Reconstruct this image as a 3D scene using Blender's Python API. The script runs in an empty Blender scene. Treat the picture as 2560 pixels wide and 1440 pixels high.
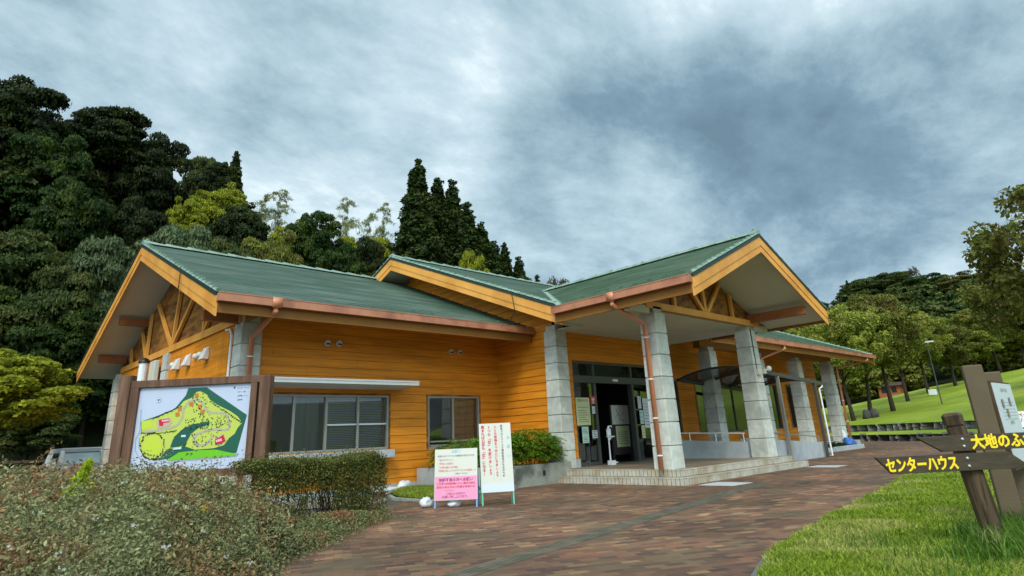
import bpy, math, random
import numpy as np
from mathutils import Vector, Matrix
rad = math.radians
SC = bpy.context.scene
# ------------------------------------------------------------------ camera
CAM_H = 1.15
yaw, pitch, roll = rad(43.917), rad(18.379), rad(-2.795)
fw = Vector((math.sin(yaw)*math.cos(pitch), math.cos(yaw)*math.cos(pitch), math.sin(pitch)))
rt = fw.cross(Vector((0, 0, 1))).normalized(); up = rt.cross(fw)
rr = rt*math.cos(roll) + up*math.sin(roll); uu = up*math.cos(roll) - rt*math.sin(roll)
cd = bpy.data.cameras.new('camera'); cam = bpy.data.objects.new('camera', cd); SC.collection.objects.link(cam)
cam.matrix_world = Matrix(((rr.x, uu.x, -fw.x, 0), (rr.y, uu.y, -fw.y, 0), (rr.z, uu.z, -fw.z, CAM_H), (0, 0, 0, 1)))
cd.sensor_width = 36; cd.lens = 36*1533.1/2560; cd.shift_y = -133.5/2560
cd.clip_start = 0.05; cd.clip_end = 5000
SC.camera = cam
# ------------------------------------------------------------------ world: daylight sky under a cloud layer
SUN_EL, SUN_AZ = rad(44), rad(230)      # compass angle from +Y, clockwise
W = bpy.data.worlds.new('World'); SC.world = W; W.use_nodes = True
nt = W.node_tree; N = nt.nodes; L = nt.links; N.clear()
def nd(t, **k):
    n = N.new(t)
    for a, b in k.items(): setattr(n, a, b)
    return n
def mth(op, a, b=None, c=None):
    n = nd('ShaderNodeMath', operation=op)
    for i, v in enumerate((a, b, c)):
        if v is None: continue
        if isinstance(v, (int, float)): n.inputs[i].default_value = v
        else: L.new(v, n.inputs[i])
    return n.outputs[0]
out = nd('ShaderNodeOutputWorld')
sky = nd('ShaderNodeTexSky', sky_type='NISHITA', sun_disc=False, sun_elevation=SUN_EL, sun_rotation=SUN_AZ)
bg1 = nd('ShaderNodeBackground'); bg1.inputs[1].default_value = 0.10; L.new(sky.outputs[0], bg1.inputs[0])
tc = nd('ShaderNodeTexCoord'); sep = nd('ShaderNodeSeparateXYZ'); L.new(tc.outputs['Generated'], sep.inputs[0])
zc = mth('ADD', mth('MAXIMUM', sep.outputs[2], 0.0), 0.30)
px = mth('DIVIDE', sep.outputs[0], zc); py = mth('DIVIDE', sep.outputs[1], zc)
cmb = nd('ShaderNodeCombineXYZ'); L.new(px, cmb.inputs[0]); L.new(py, cmb.inputs[1])
mp = nd('ShaderNodeMapping'); L.new(cmb.outputs[0], mp.inputs[0])
mp.inputs['Rotation'].default_value = (0, 0, rad(-35)); mp.inputs['Scale'].default_value = (1.0, 1.35, 1)
mp.inputs['Location'].default_value = (3.3, 1.7, 0)
n1 = nd('ShaderNodeTexNoise'); L.new(mp.outputs[0], n1.inputs['Vector'])
n1.inputs['Scale'].default_value = 1.7; n1.inputs['Detail'].default_value = 10; n1.inputs['Roughness'].default_value = 0.66; n1.inputs['Distortion'].default_value = 0.12
n2 = nd('ShaderNodeTexNoise'); L.new(mp.outputs[0], n2.inputs['Vector'])
n2.inputs['Scale'].default_value = 0.34; n2.inputs['Detail'].default_value = 3
# two broad cloud banks: where they hang in the real sky (unit directions)
nw = nd('ShaderNodeTexNoise'); L.new(tc.outputs['Generated'], nw.inputs['Vector']); nw.inputs['Scale'].default_value = 3.2; nw.inputs['Detail'].default_value = 5
wsub = nd('ShaderNodeVectorMath', operation='SUBTRACT'); L.new(nw.outputs['Color'], wsub.inputs[0]); wsub.inputs[1].default_value = (.5, .5, .5)
wscl = nd('ShaderNodeVectorMath', operation='SCALE'); L.new(wsub.outputs[0], wscl.inputs[0]); wscl.inputs['Scale'].default_value = 0.30
wadd = nd('ShaderNodeVectorMath', operation='ADD'); L.new(wscl.outputs[0], wadd.inputs[0]); L.new(tc.outputs['Generated'], wadd.inputs[1])
wnor = nd('ShaderNodeVectorMath', operation='NORMALIZE'); L.new(wadd.outputs[0], wnor.inputs[0])
def bank(dx, dy, dz, lo, hi):
    v = Vector((dx, dy, dz)).normalized()
    vm = nd('ShaderNodeVectorMath', operation='DOT_PRODUCT'); L.new(wnor.outputs[0], vm.inputs[0]); vm.inputs[1].default_value = v
    mr = nd('ShaderNodeMapRange', interpolation_type='SMOOTHSTEP'); L.new(vm.outputs['Value'], mr.inputs[0])
    mr.inputs[1].default_value = lo; mr.inputs[2].default_value = hi
    return mr.outputs[0]
banks = [
    (0.080, bank(0.565, 0.565, 0.601, 0.95630, 0.99905)),
    (0.120, bank(0.757, 0.400, 0.518, 0.97196, 0.99939)),
    (0.150, bank(0.869, 0.125, 0.479, 0.95630, 0.99905)),
    (0.120, bank(0.809, 0.512, 0.288, 0.97851, 0.99953)),
    (0.100, bank(0.269, 0.854, 0.446, 0.96456, 0.99923)),
    (0.080, bank(0.019, 0.849, 0.528, 0.97196, 0.99939)),
    (0.020, bank(0.513, 0.790, 0.335, 0.97196, 0.99939)),
    (0.100, bank(0.910, 0.334, 0.247, 0.97196, 0.99939)),
    (0.070, bank(0.480, 0.742, 0.468, 0.95630, 0.99905)),
    (0.050, bank(0.180, 0.906, 0.382, 0.97196, 0.99939)),
    (-0.170, bank(0.811, 0.406, 0.422, 0.94721, 0.99885)),
    (-0.150, bank(0.731, 0.568, 0.377, 0.96456, 0.99923)),
    (-0.170, bank(0.879, 0.263, 0.398, 0.95630, 0.99905)),
    (-0.150, bank(0.925, 0.073, 0.374, 0.95630, 0.99905)),
    (-0.070, bank(0.391, 0.762, 0.516, 0.97851, 0.99953)),
    (-0.100, bank(0.110, 0.846, 0.521, 0.97196, 0.99939)),
    (-0.080, bank(0.237, 0.782, 0.577, 0.97851, 0.99953)),
    (-0.090, bank(0.950, 0.135, 0.280, 0.97196, 0.99939)),
    (-0.030, bank(0.813, 0.270, 0.515, 0.98902, 0.99976)),
    (-0.050, bank(0.896, 0.315, 0.314, 0.97196, 0.99939))]
lum = mth('ADD', mth('MULTIPLY', n1.outputs[0], 1.2), mth('MULTIPLY', n2.outputs[0], 0.35))
lum = mth('SUBTRACT', lum, 0.075)
for amt, b in banks: lum = mth('ADD', lum, mth('MULTIPLY', b, amt))
ramp = nd('ShaderNodeValToRGB'); L.new(lum, ramp.inputs[0])
el = ramp.color_ramp.elements
el[0].position = 0.27; el[0].color = (0.115, 0.185, 0.24, 1)
el[1].position = 0.90; el[1].color = (0.66, 0.76, 0.80, 1)
for p, c in ((0.43, (0.160, 0.252, 0.320, 1)), (0.54, (0.245, 0.355, 0.42, 1)), (0.66, (0.345, 0.465, 0.53, 1)), (0.79, (0.47, 0.59, 0.645, 1))):
    e = el.new(p); e.color = c
# the side of the sky where the sun stands behind the cloud is brighter
glow = bank(math.sin(SUN_AZ)*0.8, math.cos(SUN_AZ)*0.8, 0.75, 0.0, 1.0)
bg2 = nd('ShaderNodeBackground'); L.new(ramp.outputs[0], bg2.inputs[0])
L.new(mth('ADD', mth('MULTIPLY', glow, 2.2), 1.0), bg2.inputs[1])
mx = nd('ShaderNodeMixShader'); mx.inputs[0].default_value = 0.93
L.new(bg1.outputs[0], mx.inputs[1]); L.new(bg2.outputs[0], mx.inputs[2]); L.new(mx.outputs[0], out.inputs[0])
# ------------------------------------------------------------------ sun behind cloud
sd = bpy.data.lights.new('sun', 'SUN'); sun = bpy.data.objects.new('sun', sd); SC.collection.objects.link(sun)
sd.energy = 1.5; sd.angle = rad(16); sd.color = (1, 0.95, 0.86)
sv = Vector((math.sin(SUN_AZ)*math.cos(SUN_EL), math.cos(SUN_AZ)*math.cos(SUN_EL), math.sin(SUN_EL)))
sun.rotation_euler = sv.to_track_quat('Z', 'Y').to_euler(); sun.location = (0, 0, 60)
SC.view_settings.view_transform = 'Standard'; SC.view_settings.look = 'None'
SC.view_settings.exposure = 0.52; SC.view_settings.gamma = 1.0
SC.render.engine = 'CYCLES'; SC.cycles.max_bounces = 6; SC.cycles.transparent_max_bounces = 12
SC.cycles.use_denoising = True
# ------------------------------------------------------------------ helpers
COL = SC.collection
def tag(o, label=None, cat=None, group=None, kind=None):
    for k, v in (('label', label), ('category', cat), ('group', group), ('kind', kind)):
        if v: o[k] = v
    return o
def empty(name, loc=(0, 0, 0), rz=0.0, label=None, cat=None, group=None):
    o = bpy.data.objects.new(name, None); COL.objects.link(o); o.location = loc; o.rotation_euler = (0, 0, rz)
    o.empty_display_size = 0.1
    return tag(o, label, cat, group)
def origin(o):
    v = Vector((0, 0, 0))
    while o is not None: v = v + o.location; o = o.parent
    return v
class MB:
    """collects shapes, then links them as one mesh object"""
    def __init__(s): s.v = []; s.f = []; s.m = []; s.uv = None
    def add(s, vs, fs, mi=0):
        b = len(s.v); s.v += [tuple(p) for p in vs]; s.f += [tuple(b+i for i in f) for f in fs]; s.m += [mi]*len(fs)
    def box(s, x0, x1, y0, y1, z0, z1, mi=0):
        s.add([(x0,y0,z0),(x1,y0,z0),(x1,y1,z0),(x0,y1,z0),(x0,y0,z1),(x1,y0,z1),(x1,y1,z1),(x0,y1,z1)],
              [(0,3,2,1),(4,5,6,7),(0,1,5,4),(1,2,6,5),(2,3,7,6),(3,0,4,7)], mi)
    def hexa(s, lo, hi, mi=0):
        s.add(list(lo)+list(hi), [(0,3,2,1),(4,5,6,7),(0,1,5,4),(1,2,6,5),(2,3,7,6),(3,0,4,7)], mi)
    def obox(s, c, ax, ay, az, mi=0):
        c = Vector(c); ax, ay, az = Vector(ax), Vector(ay), Vector(az)
        s.hexa([c-ax-ay-az, c+ax-ay-az, c+ax+ay-az, c-ax+ay-az], [c-ax-ay+az, c+ax-ay+az, c+ax+ay+az, c-ax+ay+az], mi)
    def beam(s, a, b, w, h, upv=(0, 0, 1), mi=0):
        a, b = Vector(a), Vector(b); d = (b-a); side = d.cross(Vector(upv)).normalized(); u = side.cross(d).normalized()
        s.obox((a+b)/2, d/2, side*w/2, u*h/2, mi)
    def prism(s, pts, vec, mi=0):
        n = len(pts); vec = Vector(vec); p2 = [Vector(p)+vec for p in pts]
        s.add(list(pts)+p2, [tuple(range(n))[::-1], tuple(range(n, 2*n))]+[(i, (i+1) % n, n+(i+1) % n, n+i) for i in range(n)], mi)
    def tube(s, pts, rs, n=8, cap=True, mi=0):
        pts = [Vector(p) for p in pts]
        if isinstance(rs, (int, float)): rs = [rs]*len(pts)
        b = len(s.v); prev = None
        for i, p in enumerate(pts):
            d = (pts[min(i+1, len(pts)-1)]-pts[max(i-1, 0)]).normalized()
            if prev is None: a = d.orthogonal().normalized()
            else:
                a = prev - d*prev.dot(d); a = a.normalized() if a.length > 1e-5 else d.orthogonal().normalized()
            prev = a; c = d.cross(a)
            for k in range(n):
                t = 2*math.pi*k/n; s.v.append(tuple(p+(a*math.cos(t)+c*math.sin(t))*rs[i]))
        for i in range(len(pts)-1):
            for k in range(n):
                s.f.append((b+i*n+k, b+i*n+(k+1) % n, b+(i+1)*n+(k+1) % n, b+(i+1)*n+k)); s.m.append(mi)
        if cap:
            s.f.append(tuple(b+k for k in range(n))[::-1]); s.f.append(tuple(b+(len(pts)-1)*n+k for k in range(n))); s.m += [mi, mi]
    def ball(s, c, r, nu=10, nv=6, sc=(1, 1, 1), mi=0, half=False):
        vs = []; fs = []; c = Vector(c)
        for j in range(nv+1):
            ph = -math.pi/2+math.pi*j/nv
            if half: ph = math.pi/2*j/nv
            for i in range(nu):
                t = 2*math.pi*i/nu
                vs.append((c.x+r*sc[0]*math.cos(ph)*math.cos(t), c.y+r*sc[1]*math.cos(ph)*math.sin(t), c.z+r*sc[2]*math.sin(ph)))
        for j in range(nv):
            for i in range(nu): fs.append((j*nu+i, j*nu+(i+1) % nu, (j+1)*nu+(i+1) % nu, (j+1)*nu+i))
        s.add(vs, fs, mi)
    def build(s, name, mats, parent=None, smooth=False, local=False, bevel=0.0):
        me = bpy.data.meshes.new(name)
        off = Vector((0, 0, 0)) if (local or parent is None) else origin(parent)
        me.from_pydata([(a-off.x, b-off.y, c-off.z) for a, b, c in s.v], [], s.f)
        if not isinstance(mats, (list, tuple)): mats = [mats]
        for m in mats: me.materials.append(m)
        if len(mats) > 1: me.polygons.foreach_set('material_index', s.m)
        if smooth: me.polygons.foreach_set('use_smooth', [True]*len(me.polygons))
        me.update()
        o = bpy.data.objects.new(name, me); COL.objects.link(o)
        if parent is not None: o.parent = parent
        if bevel:
            b = o.modifiers.new('bevel', 'BEVEL'); b.width = bevel; b.segments = 2; b.limit_method = 'ANGLE'; b.angle_limit = rad(40)
        return o
def np_mesh(name, V, F, mat, parent=None, smooth=False):
    """V (n,3) array, F (m,k) array of quads or triangles"""
    me = bpy.data.meshes.new(name); k = F.shape[1]
    me.vertices.add(len(V)); me.vertices.foreach_set('co', np.ascontiguousarray(V, dtype=np.float32).ravel())
    me.loops.add(F.size); me.loops.foreach_set('vertex_index', np.ascontiguousarray(F, dtype=np.int32).ravel())
    me.polygons.add(len(F)); me.polygons.foreach_set('loop_start', np.arange(0, F.size, k, dtype=np.int32))
    me.polygons.foreach_set('loop_total', np.full(len(F), k, dtype=np.int32))
    if smooth: me.polygons.foreach_set('use_smooth', np.ones(len(F), dtype=bool))
    me.update(calc_edges=True); me.materials.append(mat)
    o = bpy.data.objects.new(name, me); COL.objects.link(o)
    if parent is not None: o.parent = parent
    return o
def copy_tree(o, loc, rz, sc, parent=None):
    c = o.copy(); COL.objects.link(c)
    if parent is not None: c.parent = parent
    else: c.location = loc; c.rotation_euler = (0, 0, rz); c.scale = sc
    for ch in o.children: copy_tree(ch, None, 0, None, c)
    return c
# ------------------------------------------------------------------ materials
def M(name, col, rough=0.6, spec=0.5, metal=0.0, vary=0.0, vscale=3.0, bump=0.0, bscale=40.0, stretch=(1, 1, 1), col2=None, c2scale=1.5, c2lo=0.45, c2hi=0.65, obj=True, trans=0.0, rnd=0.0, detail=6, isl=0.0):
    m = bpy.data.materials.new(name); m.use_nodes = True; t = m.node_tree; n = t.nodes; l = t.links
    b = n['Principled BSDF']; b.inputs['Roughness'].default_value = rough; b.inputs['Specular IOR Level'].default_value = spec; b.inputs['Metallic'].default_value = metal
    b.inputs['Base Color'].default_value = (*col, 1)
    tcn = n.new('ShaderNodeTexCoord'); mpn = n.new('ShaderNodeMapping'); l.new(tcn.outputs['Object'], mpn.inputs[0]); mpn.inputs['Scale'].default_value = stretch
    cur = None
    if vary or col2 or rnd or isl:
        rgb = n.new('ShaderNodeRGB'); rgb.outputs[0].default_value = (*col, 1); cur = rgb.outputs[0]
        if col2:
            nz = n.new('ShaderNodeTexNoise'); nz.inputs['Scale'].default_value = c2scale; nz.inputs['Detail'].default_value = detail; l.new(mpn.outputs[0], nz.inputs['Vector'])
            mr = n.new('ShaderNodeMapRange'); mr.inputs[1].default_value = c2lo; mr.inputs[2].default_value = c2hi; l.new(nz.outputs[0], mr.inputs[0])
            mi = n.new('ShaderNodeMix'); mi.data_type = 'RGBA'; l.new(mr.outputs[0], mi.inputs[0]); l.new(cur, mi.inputs[6]); mi.inputs[7].default_value = (*col2, 1); cur = mi.outputs[2]
        if vary:
            nz = n.new('ShaderNodeTexNoise'); nz.inputs['Scale'].default_value = vscale; nz.inputs['Detail'].default_value = detail; l.new(mpn.outputs[0], nz.inputs['Vector'])
            hs = n.new('ShaderNodeHueSaturation'); l.new(cur, hs.inputs['Color'])
            mr = n.new('ShaderNodeMapRange'); mr.inputs[1].default_value = 0.25; mr.inputs[2].default_value = 0.75; mr.inputs[3].default_value = 1-vary; mr.inputs[4].default_value = 1+vary
            l.new(nz.outputs[0], mr.inputs[0]); l.new(mr.outputs[0], hs.inputs['Value']); cur = hs.outputs[0]
        if rnd:
            oi = n.new('ShaderNodeObjectInfo'); hs = n.new('ShaderNodeHueSaturation'); l.new(cur, hs.inputs['Color'])
            mr = n.new('ShaderNodeMapRange'); mr.inputs[3].default_value = 1-rnd; mr.inputs[4].default_value = 1+rnd; l.new(oi.outputs['Random'], mr.inputs[0]); l.new(mr.outputs[0], hs.inputs['Value'])
            mr2 = n.new('ShaderNodeMapRange'); mr2.inputs[3].default_value = 0.485; mr2.inputs[4].default_value = 0.512; 
            ml = n.new('ShaderNodeMath'); ml.operation = 'FRACT'; ml2 = n.new('ShaderNodeMath'); ml2.operation = 'MULTIPLY'; ml2.inputs[1].default_value = 7.3
            l.new(oi.outputs['Random'], ml2.inputs[0]); l.new(ml2.outputs[0], ml.inputs[0]); l.new(ml.outputs[0], mr2.inputs[0]); l.new(mr2.outputs[0], hs.inputs['Hue'])
            cur = hs.outputs[0]
        if isl:
            ge = n.new('ShaderNodeNewGeometry'); hs = n.new('ShaderNodeHueSaturation'); l.new(cur, hs.inputs['Color']); mr = n.new('ShaderNodeMapRange'); mr.inputs[3].default_value = 1-isl; mr.inputs[4].default_value = 1+isl
            l.new(ge.outputs['Random Per Island'], mr.inputs[0]); l.new(mr.outputs[0], hs.inputs['Value']); cur = hs.outputs[0]
        l.new(cur, b.inputs['Base Color'])
    if bump:
        nz = n.new('ShaderNodeTexNoise'); nz.inputs['Scale'].default_value = bscale; nz.inputs['Detail'].default_value = 5; l.new(mpn.outputs[0], nz.inputs['Vector'])
        bp = n.new('ShaderNodeBump'); bp.inputs['Strength'].default_value = bump; bp.inputs['Distance'].default_value = 0.02; l.new(nz.outputs[0], bp.inputs['Height']); l.new(bp.outputs[0], b.inputs['Normal'])
    if trans:
        tr = n.new('ShaderNodeBsdfTranslucent'); ms = n.new('ShaderNodeMixShader'); ms.inputs[0].default_value = trans
        if cur is not None: l.new(cur, tr.inputs[0])
        else: tr.inputs[0].default_value = (*col, 1)
        o = n['Material Output']; l.new(b.outputs[0], ms.inputs[1]); l.new(tr.outputs[0], ms.inputs[2]); l.new(ms.outputs[0], o.inputs[0])
    return m
ORANGE = M('orange_siding', (0.68, 0.232, 0.012), 0.55, 0.3, vary=0.20, vscale=2.6, stretch=(0.5, 0.5, 7), col2=(0.56, 0.185, 0.010), c2scale=0.9, bump=0.12, bscale=60, isl=.07)
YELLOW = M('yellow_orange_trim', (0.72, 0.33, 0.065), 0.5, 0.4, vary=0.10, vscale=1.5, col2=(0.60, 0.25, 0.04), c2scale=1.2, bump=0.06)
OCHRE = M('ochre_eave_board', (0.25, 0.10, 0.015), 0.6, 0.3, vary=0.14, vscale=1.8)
BROWNPLY = M('brown_stained_plywood', (0.30, 0.125, 0.022), 0.6, 0.3, vary=0.35, vscale=3.5, stretch=(1, 0.5, 2.2), col2=(0.12, 0.045, 0.010), c2scale=2.2, c2lo=0.42, c2hi=0.62)
BEAMBR = M('reddish_brown_beam', (0.26, 0.085, 0.025), 0.6, 0.3, vary=0.25, vscale=6)
ROOFG = M('green_metal_roof', (0.058, 0.104, 0.070), 0.36, 0.55, vary=0.22, vscale=1.3, stretch=(0.7, 2.5, 2.5), col2=(0.125, 0.170, 0.132), c2scale=0.75, c2lo=0.42, c2hi=0.72, bump=0.05, bscale=14)
ROOFP = M('green_metal_roof_of_porch', (0.055, 0.100, 0.056), 0.38, 0.5, vary=0.25, vscale=1.5, stretch=(2.5, 0.7, 2.5), col2=(0.10, 0.145, 0.09), c2scale=1.1, c2lo=0.42, c2hi=0.70, bump=0.05, bscale=14)
CAPG = M('pale_green_edge_tile', (0.22, 0.30, 0.235), 0.45, 0.5, vary=0.25, vscale=7, col2=(0.15, 0.23, 0.17), c2scale=3)
DKEDGE = M('dark_green_drip_edge', (0.015, 0.035, 0.025), 0.5, 0.4)
SALMON = M('salmon_gutter', (0.44, 0.18, 0.095), 0.42, 0.45, vary=0.10, vscale=2.5, col2=(0.30, 0.11, 0.06), c2scale=2.2)
PIPEM = M('copper_coloured_downpipe', (0.50, 0.185, 0.085), 0.38, 0.5, vary=0.08, vscale=3)
SOFFIT = M('grey_cream_soffit', (0.56, 0.545, 0.44), 0.8, 0.2, vary=0.06, vscale=1.2, bump=0.1, bscale=60)
STONE = M('grey_stone_block', (0.53, 0.54, 0.47), 0.75, 0.3, vary=0.16, vscale=7, col2=(0.37, 0.385, 0.34), c2scale=1.6, c2lo=0.45, c2hi=0.7, bump=0.35, bscale=70, isl=.12)
CONC = M('pale_concrete', (0.40, 0.42, 0.42), 0.8, 0.25, vary=0.12, vscale=3, col2=(0.31, 0.33, 0.33), c2scale=1.1, bump=0.15, bscale=50)
CONCD = M('stained_concrete', (0.27, 0.275, 0.23), 0.85, 0.2, vary=0.2, vscale=4, col2=(0.09, 0.095, 0.08), c2scale=1.7, c2lo=0.50, c2hi=0.68, bump=0.3, bscale=40)
BRONZE = M('dark_bronze_frame', (0.075, 0.075, 0.07), 0.4, 0.5, metal=0.3)
ALU = M('grey_aluminium_frame', (0.30, 0.29, 0.25), 0.4, 0.5, metal=0.3)
ALUW = M('white_metal', (0.62, 0.63, 0.60), 0.4, 0.5, vary=0.06, vscale=4)
WHITE = M('white_paint', (0.74, 0.75, 0.74), 0.45, 0.5, vary=0.05, vscale=5)
CREAMB = M('cream_plastic', (0.55, 0.52, 0.42), 0.5, 0.4)
BLACK = M('black_plastic', (0.012, 0.012, 0.013), 0.45, 0.4)
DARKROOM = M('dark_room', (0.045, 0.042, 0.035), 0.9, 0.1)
GREENWALL_REFL = M('olive_wall_and_reflection', (0.42, 0.44, 0.10), 0.9, 0.1)
GREYROOM = M('grey_room_wall', (0.22, 0.22, 0.19), 0.9, 0.1)
BLIND = M('white_blind', (0.66, 0.66, 0.60), 0.7, 0.2)
CURT = M('grey_green_curtain', (0.27, 0.29, 0.22), 0.85, 0.1, vary=0.2, vscale=2, stretch=(6, 6, .4))
def glass(name, tint, refl):
    m = bpy.data.materials.new(name); m.use_nodes = True; t = m.node_tree; n = t.nodes; l = t.links; n.remove(n['Principled BSDF'])
    tr = n.new('ShaderNodeBsdfTransparent'); tr.inputs[0].default_value = (*tint, 1); gl = n.new('ShaderNodeBsdfGlossy'); gl.inputs['Roughness'].default_value = 0.02
    gl.inputs[0].default_value = (0.85, 0.9, 0.9, 1)
    fr = n.new('ShaderNodeFresnel'); fr.inputs[0].default_value = refl; ms = n.new('ShaderNodeMixShader')
    l.new(fr.outputs[0], ms.inputs[0]); l.new(tr.outputs[0], ms.inputs[1]); l.new(gl.outputs[0], ms.inputs[2]); l.new(ms.outputs[0], n['Material Output'].inputs[0]); return m
GLASS = glass('window_glass', (0.80, 0.84, 0.80), 2.1)
GLASSD = glass('dark_door_glass', (0.45, 0.47, 0.48), 2.1)
POLY = glass('smoked_canopy_sheet', (0.16, 0.16, 0.16), 1.5)
# ================================================================== BUILDING
BLD = empty('park_centre_building', (13.2, 12.2, 0), 0, 'orange clapboard park building with green metal gable roofs and stone block pillars', 'building')
def cells(u0, u1, z0, z1, holes):
    us = sorted({u0, u1, *[min(max(h[k], u0), u1) for h in holes for k in (0, 1)]})
    zs = sorted({z0, z1, *[min(max(h[k], z0), z1) for h in holes for k in (2, 3)]})
    res = []
    for a, b in zip(zs, zs[1:]):
        run = None
        for c, d in zip(us, us[1:]):
            uc, zc_ = (c+d)/2, (a+b)/2
            if any(h[0] < uc < h[1] and h[2] < zc_ < h[3] for h in holes):
                if run: res.append((*run, a, b)); run = None
            else: run = (run[0], d) if run else (c, d)
        if run: res.append((*run, a, b))
    return res
def P3(axis, plane, u, off, z):
    """axis 'x': wall runs along X, faces -Y; axis 'y': wall runs along Y, faces -X"""
    return (u, plane-off, z) if axis == 'x' else (plane-off, u, z)
def siding(mb, axis, plane, u0, u1, z0, z1, holes=(), step=0.212, lim=None, base=0.32):
    k = int((z0-base)//step)
    while True:
        a = base+k*step; b = a+step; k += 1
        if a >= z1-1e-4: break
        aa, bb = max(a, z0), min(b, z1)
        if bb-aa < 0.01: continue
        ul, uh = u0, u1
        if lim:
            r = lim((aa+bb)/2)
            if r is None: continue
            ul, uh = max(u0, r[0]), min(u1, r[1])
            if uh-ul < 0.05: continue
        sp = []
        for c, d, e, f in cells(ul, uh, aa, bb, holes):
            j = (k*1.37) % 3.64+math.floor(c/3.64)*3.64-3.64
            while c < d-.02:
                while j <= c+.25: j += 3.64
                q = min(j, d); sp.append((c, q-(.004 if q < d else 0), e, f)); c = q
        for c, d, e, f in sp:
            ob = 0.032-0.018*(e-a)/step; ot = 0.032-0.018*(f-a)/step
            g = 0.005 if f > b-1e-4 else 0
            mb.hexa([P3(axis, plane, c, 0, e), P3(axis, plane, d, 0, e), P3(axis, plane, d, ob, e), P3(axis, plane, c, ob, e)],
                    [P3(axis, plane, c, 0, f-g), P3(axis, plane, d, 0, f-g), P3(axis, plane, d, ot, f-g), P3(axis, plane, c, ot, f-g)])
def slab(mb, axis, plane, u0, u1, z0, z1, holes=(), th=0.12):
    for c, d, e, f in cells(u0, u1, z0, z1, holes):
        if axis == 'x': mb.box(c, d, plane, plane+th, e, f)
        else: mb.box(plane, plane+th, c, d, e, f)
# ---- openings (u0, u1, z0, z1)
WIN_OFFICE = (5.86, 9.24, 1.05, 2.40); WIN_SMALL = (10.52, 12.40, 0.98, 2.40)
ENTRY = (13.92, 18.4, 0.30, 3.27)
VW = [(19.05, 21.3, 1.0, 3.0), (22.6, 23.7, 1.0, 3.0), (24.3, 26.9, 1.0, 3.0), (27.6, 29.9, 1.0, 3.0), (31.0, 33.4, 1.0, 3.0)]
# ---- main roof and wing roof heights
MX0, MX1, MY0, MYR, MY1, MZ0, MZR = 12.0, 36.2, 10.75, 19.1, 27.45, 4.43, 7.82
WX0, WX1, WY0, WYR, WY1, WZ0, WZR = 4.05, 13.2, 13.0, 20.15, 27.3, 4.28, 7.17
PX0, PXR, PX1, PY0, PZ0, PZR = 11.95, 15.70, 19.45, 6.75, 4.42, 6.06
sl = lambda a, b, za, zb, v: za+(zb-za)*(v-a)/(b-a)
mainz = lambda y: sl(MY0, MYR, MZ0, MZR, y) if y < MYR else sl(MY1, MYR, MZ0, MZR, y)
wingz = lambda y: sl(WY0, WYR, WZ0, WZR, y) if y < WYR else sl(WY1, WYR, WZ0, WZR, y)
porchz = lambda x: sl(PX0, PXR, PZ0, PZR, x) if x < PXR else sl(PX1, PXR, PZ0, PZR, x)
def inv(zf, lo, mid, hi, z, d):
    """interval of v where roof(v)-d > z"""
    if zf(mid)-d <= z: return None
    a = lo; b = mid
    if zf(lo)-d < z:
        for _ in range(30):
            c = (a+b)/2
            if zf(c)-d < z: a = c
            else: b = c
    left = a; a = mid; b = hi
    if zf(hi)-d < z:
        for _ in range(30):
            c = (a+b)/2
            if zf(c)-d < z: b = c
            else: a = c
        right = a
    else: right = hi
    return left, right
# ---- walls: each wall is a part
mb = MB(); siding(mb, 'x', 14.7, 5.2, 13.2, 0.18, 4.55, [WIN_OFFICE, WIN_SMALL]); 
w_front = mb.build('clapboard_wall', ORANGE, BLD)
mb = MB(); slab(mb, 'x', 14.701, 5.3, 13.3, 0.0, 4.55, [WIN_OFFICE, WIN_SMALL]); mb.build('wall_backing', DARKROOM, BLD)
mb = MB(); mb.box(5.15, 13.2, 14.66, 14.9, -0.1, 0.18); mb.build('wall_footing', CONC, BLD)
mb = MB(); siding(mb, 'y', 13.2, 12.2, 26.0, 0.30, 7.4, [], lim=lambda z: inv(mainz, 11.8, MYR, 26.4, z, 0.42)); mb.build('clapboard_wall', ORANGE, BLD)
mb = MB(); siding(mb, 'x', 12.2, 13.2, 18.6, 0.30, 4.12, [ENTRY]); mb.build('clapboard_wall', ORANGE, BLD)
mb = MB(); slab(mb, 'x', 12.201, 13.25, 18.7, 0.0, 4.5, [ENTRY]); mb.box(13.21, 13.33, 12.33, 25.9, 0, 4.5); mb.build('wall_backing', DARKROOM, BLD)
mb = MB(); mb.box(13.14, 13.9, 12.10, 12.4, -0.1, 0.52); mb.build('wall_footing', CONC, BLD)
mb = MB(); siding(mb, 'x', 13.4, 18.6, 34.9, 0.30, 4.9, VW); mb.build('clapboard_wall', ORANGE, BLD)
mb = MB(); slab(mb, 'x', 13.401, 18.6, 34.9, 0.0, 5.0, VW); mb.box(34.78, 34.9, 13.53, 26, 0, 4.6); mb.build('wall_backing', DARKROOM, BLD)
mb = MB(); slab(mb, 'x', 26.0, 5.3, 34.9, 0, 4.5); mb.build('rear_wall', ORANGE, BLD)
# gable wall of the wing: vertical boards below the chord, stained plywood above
mb = MB(); y = 15.0
while y < 26.0:
    for zz in ((0.1, 4.0),): mb.box(5.172, 5.2, y, min(y+0.142, 26.0), zz[0], zz[1])
    y += 0.15
mb.build('vertical_board_wall', ORANGE, BLD)
mb = MB(); mb.box(5.201, 5.3, 14.82, 26.0, 0, 4.15); mb.build('wall_backing', DARKROOM, BLD)
mb = MB(); a, b = inv(wingz, 13.4, WYR, 26.9, 4.02, 0.36)
mb.prism([(5.24, a, 4.02), (5.24, b, 4.02), (5.24, WYR, WZR-0.36)], (0.05, 0, 0)); mb.build('gable_panel', BROWNPLY, BLD)
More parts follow.
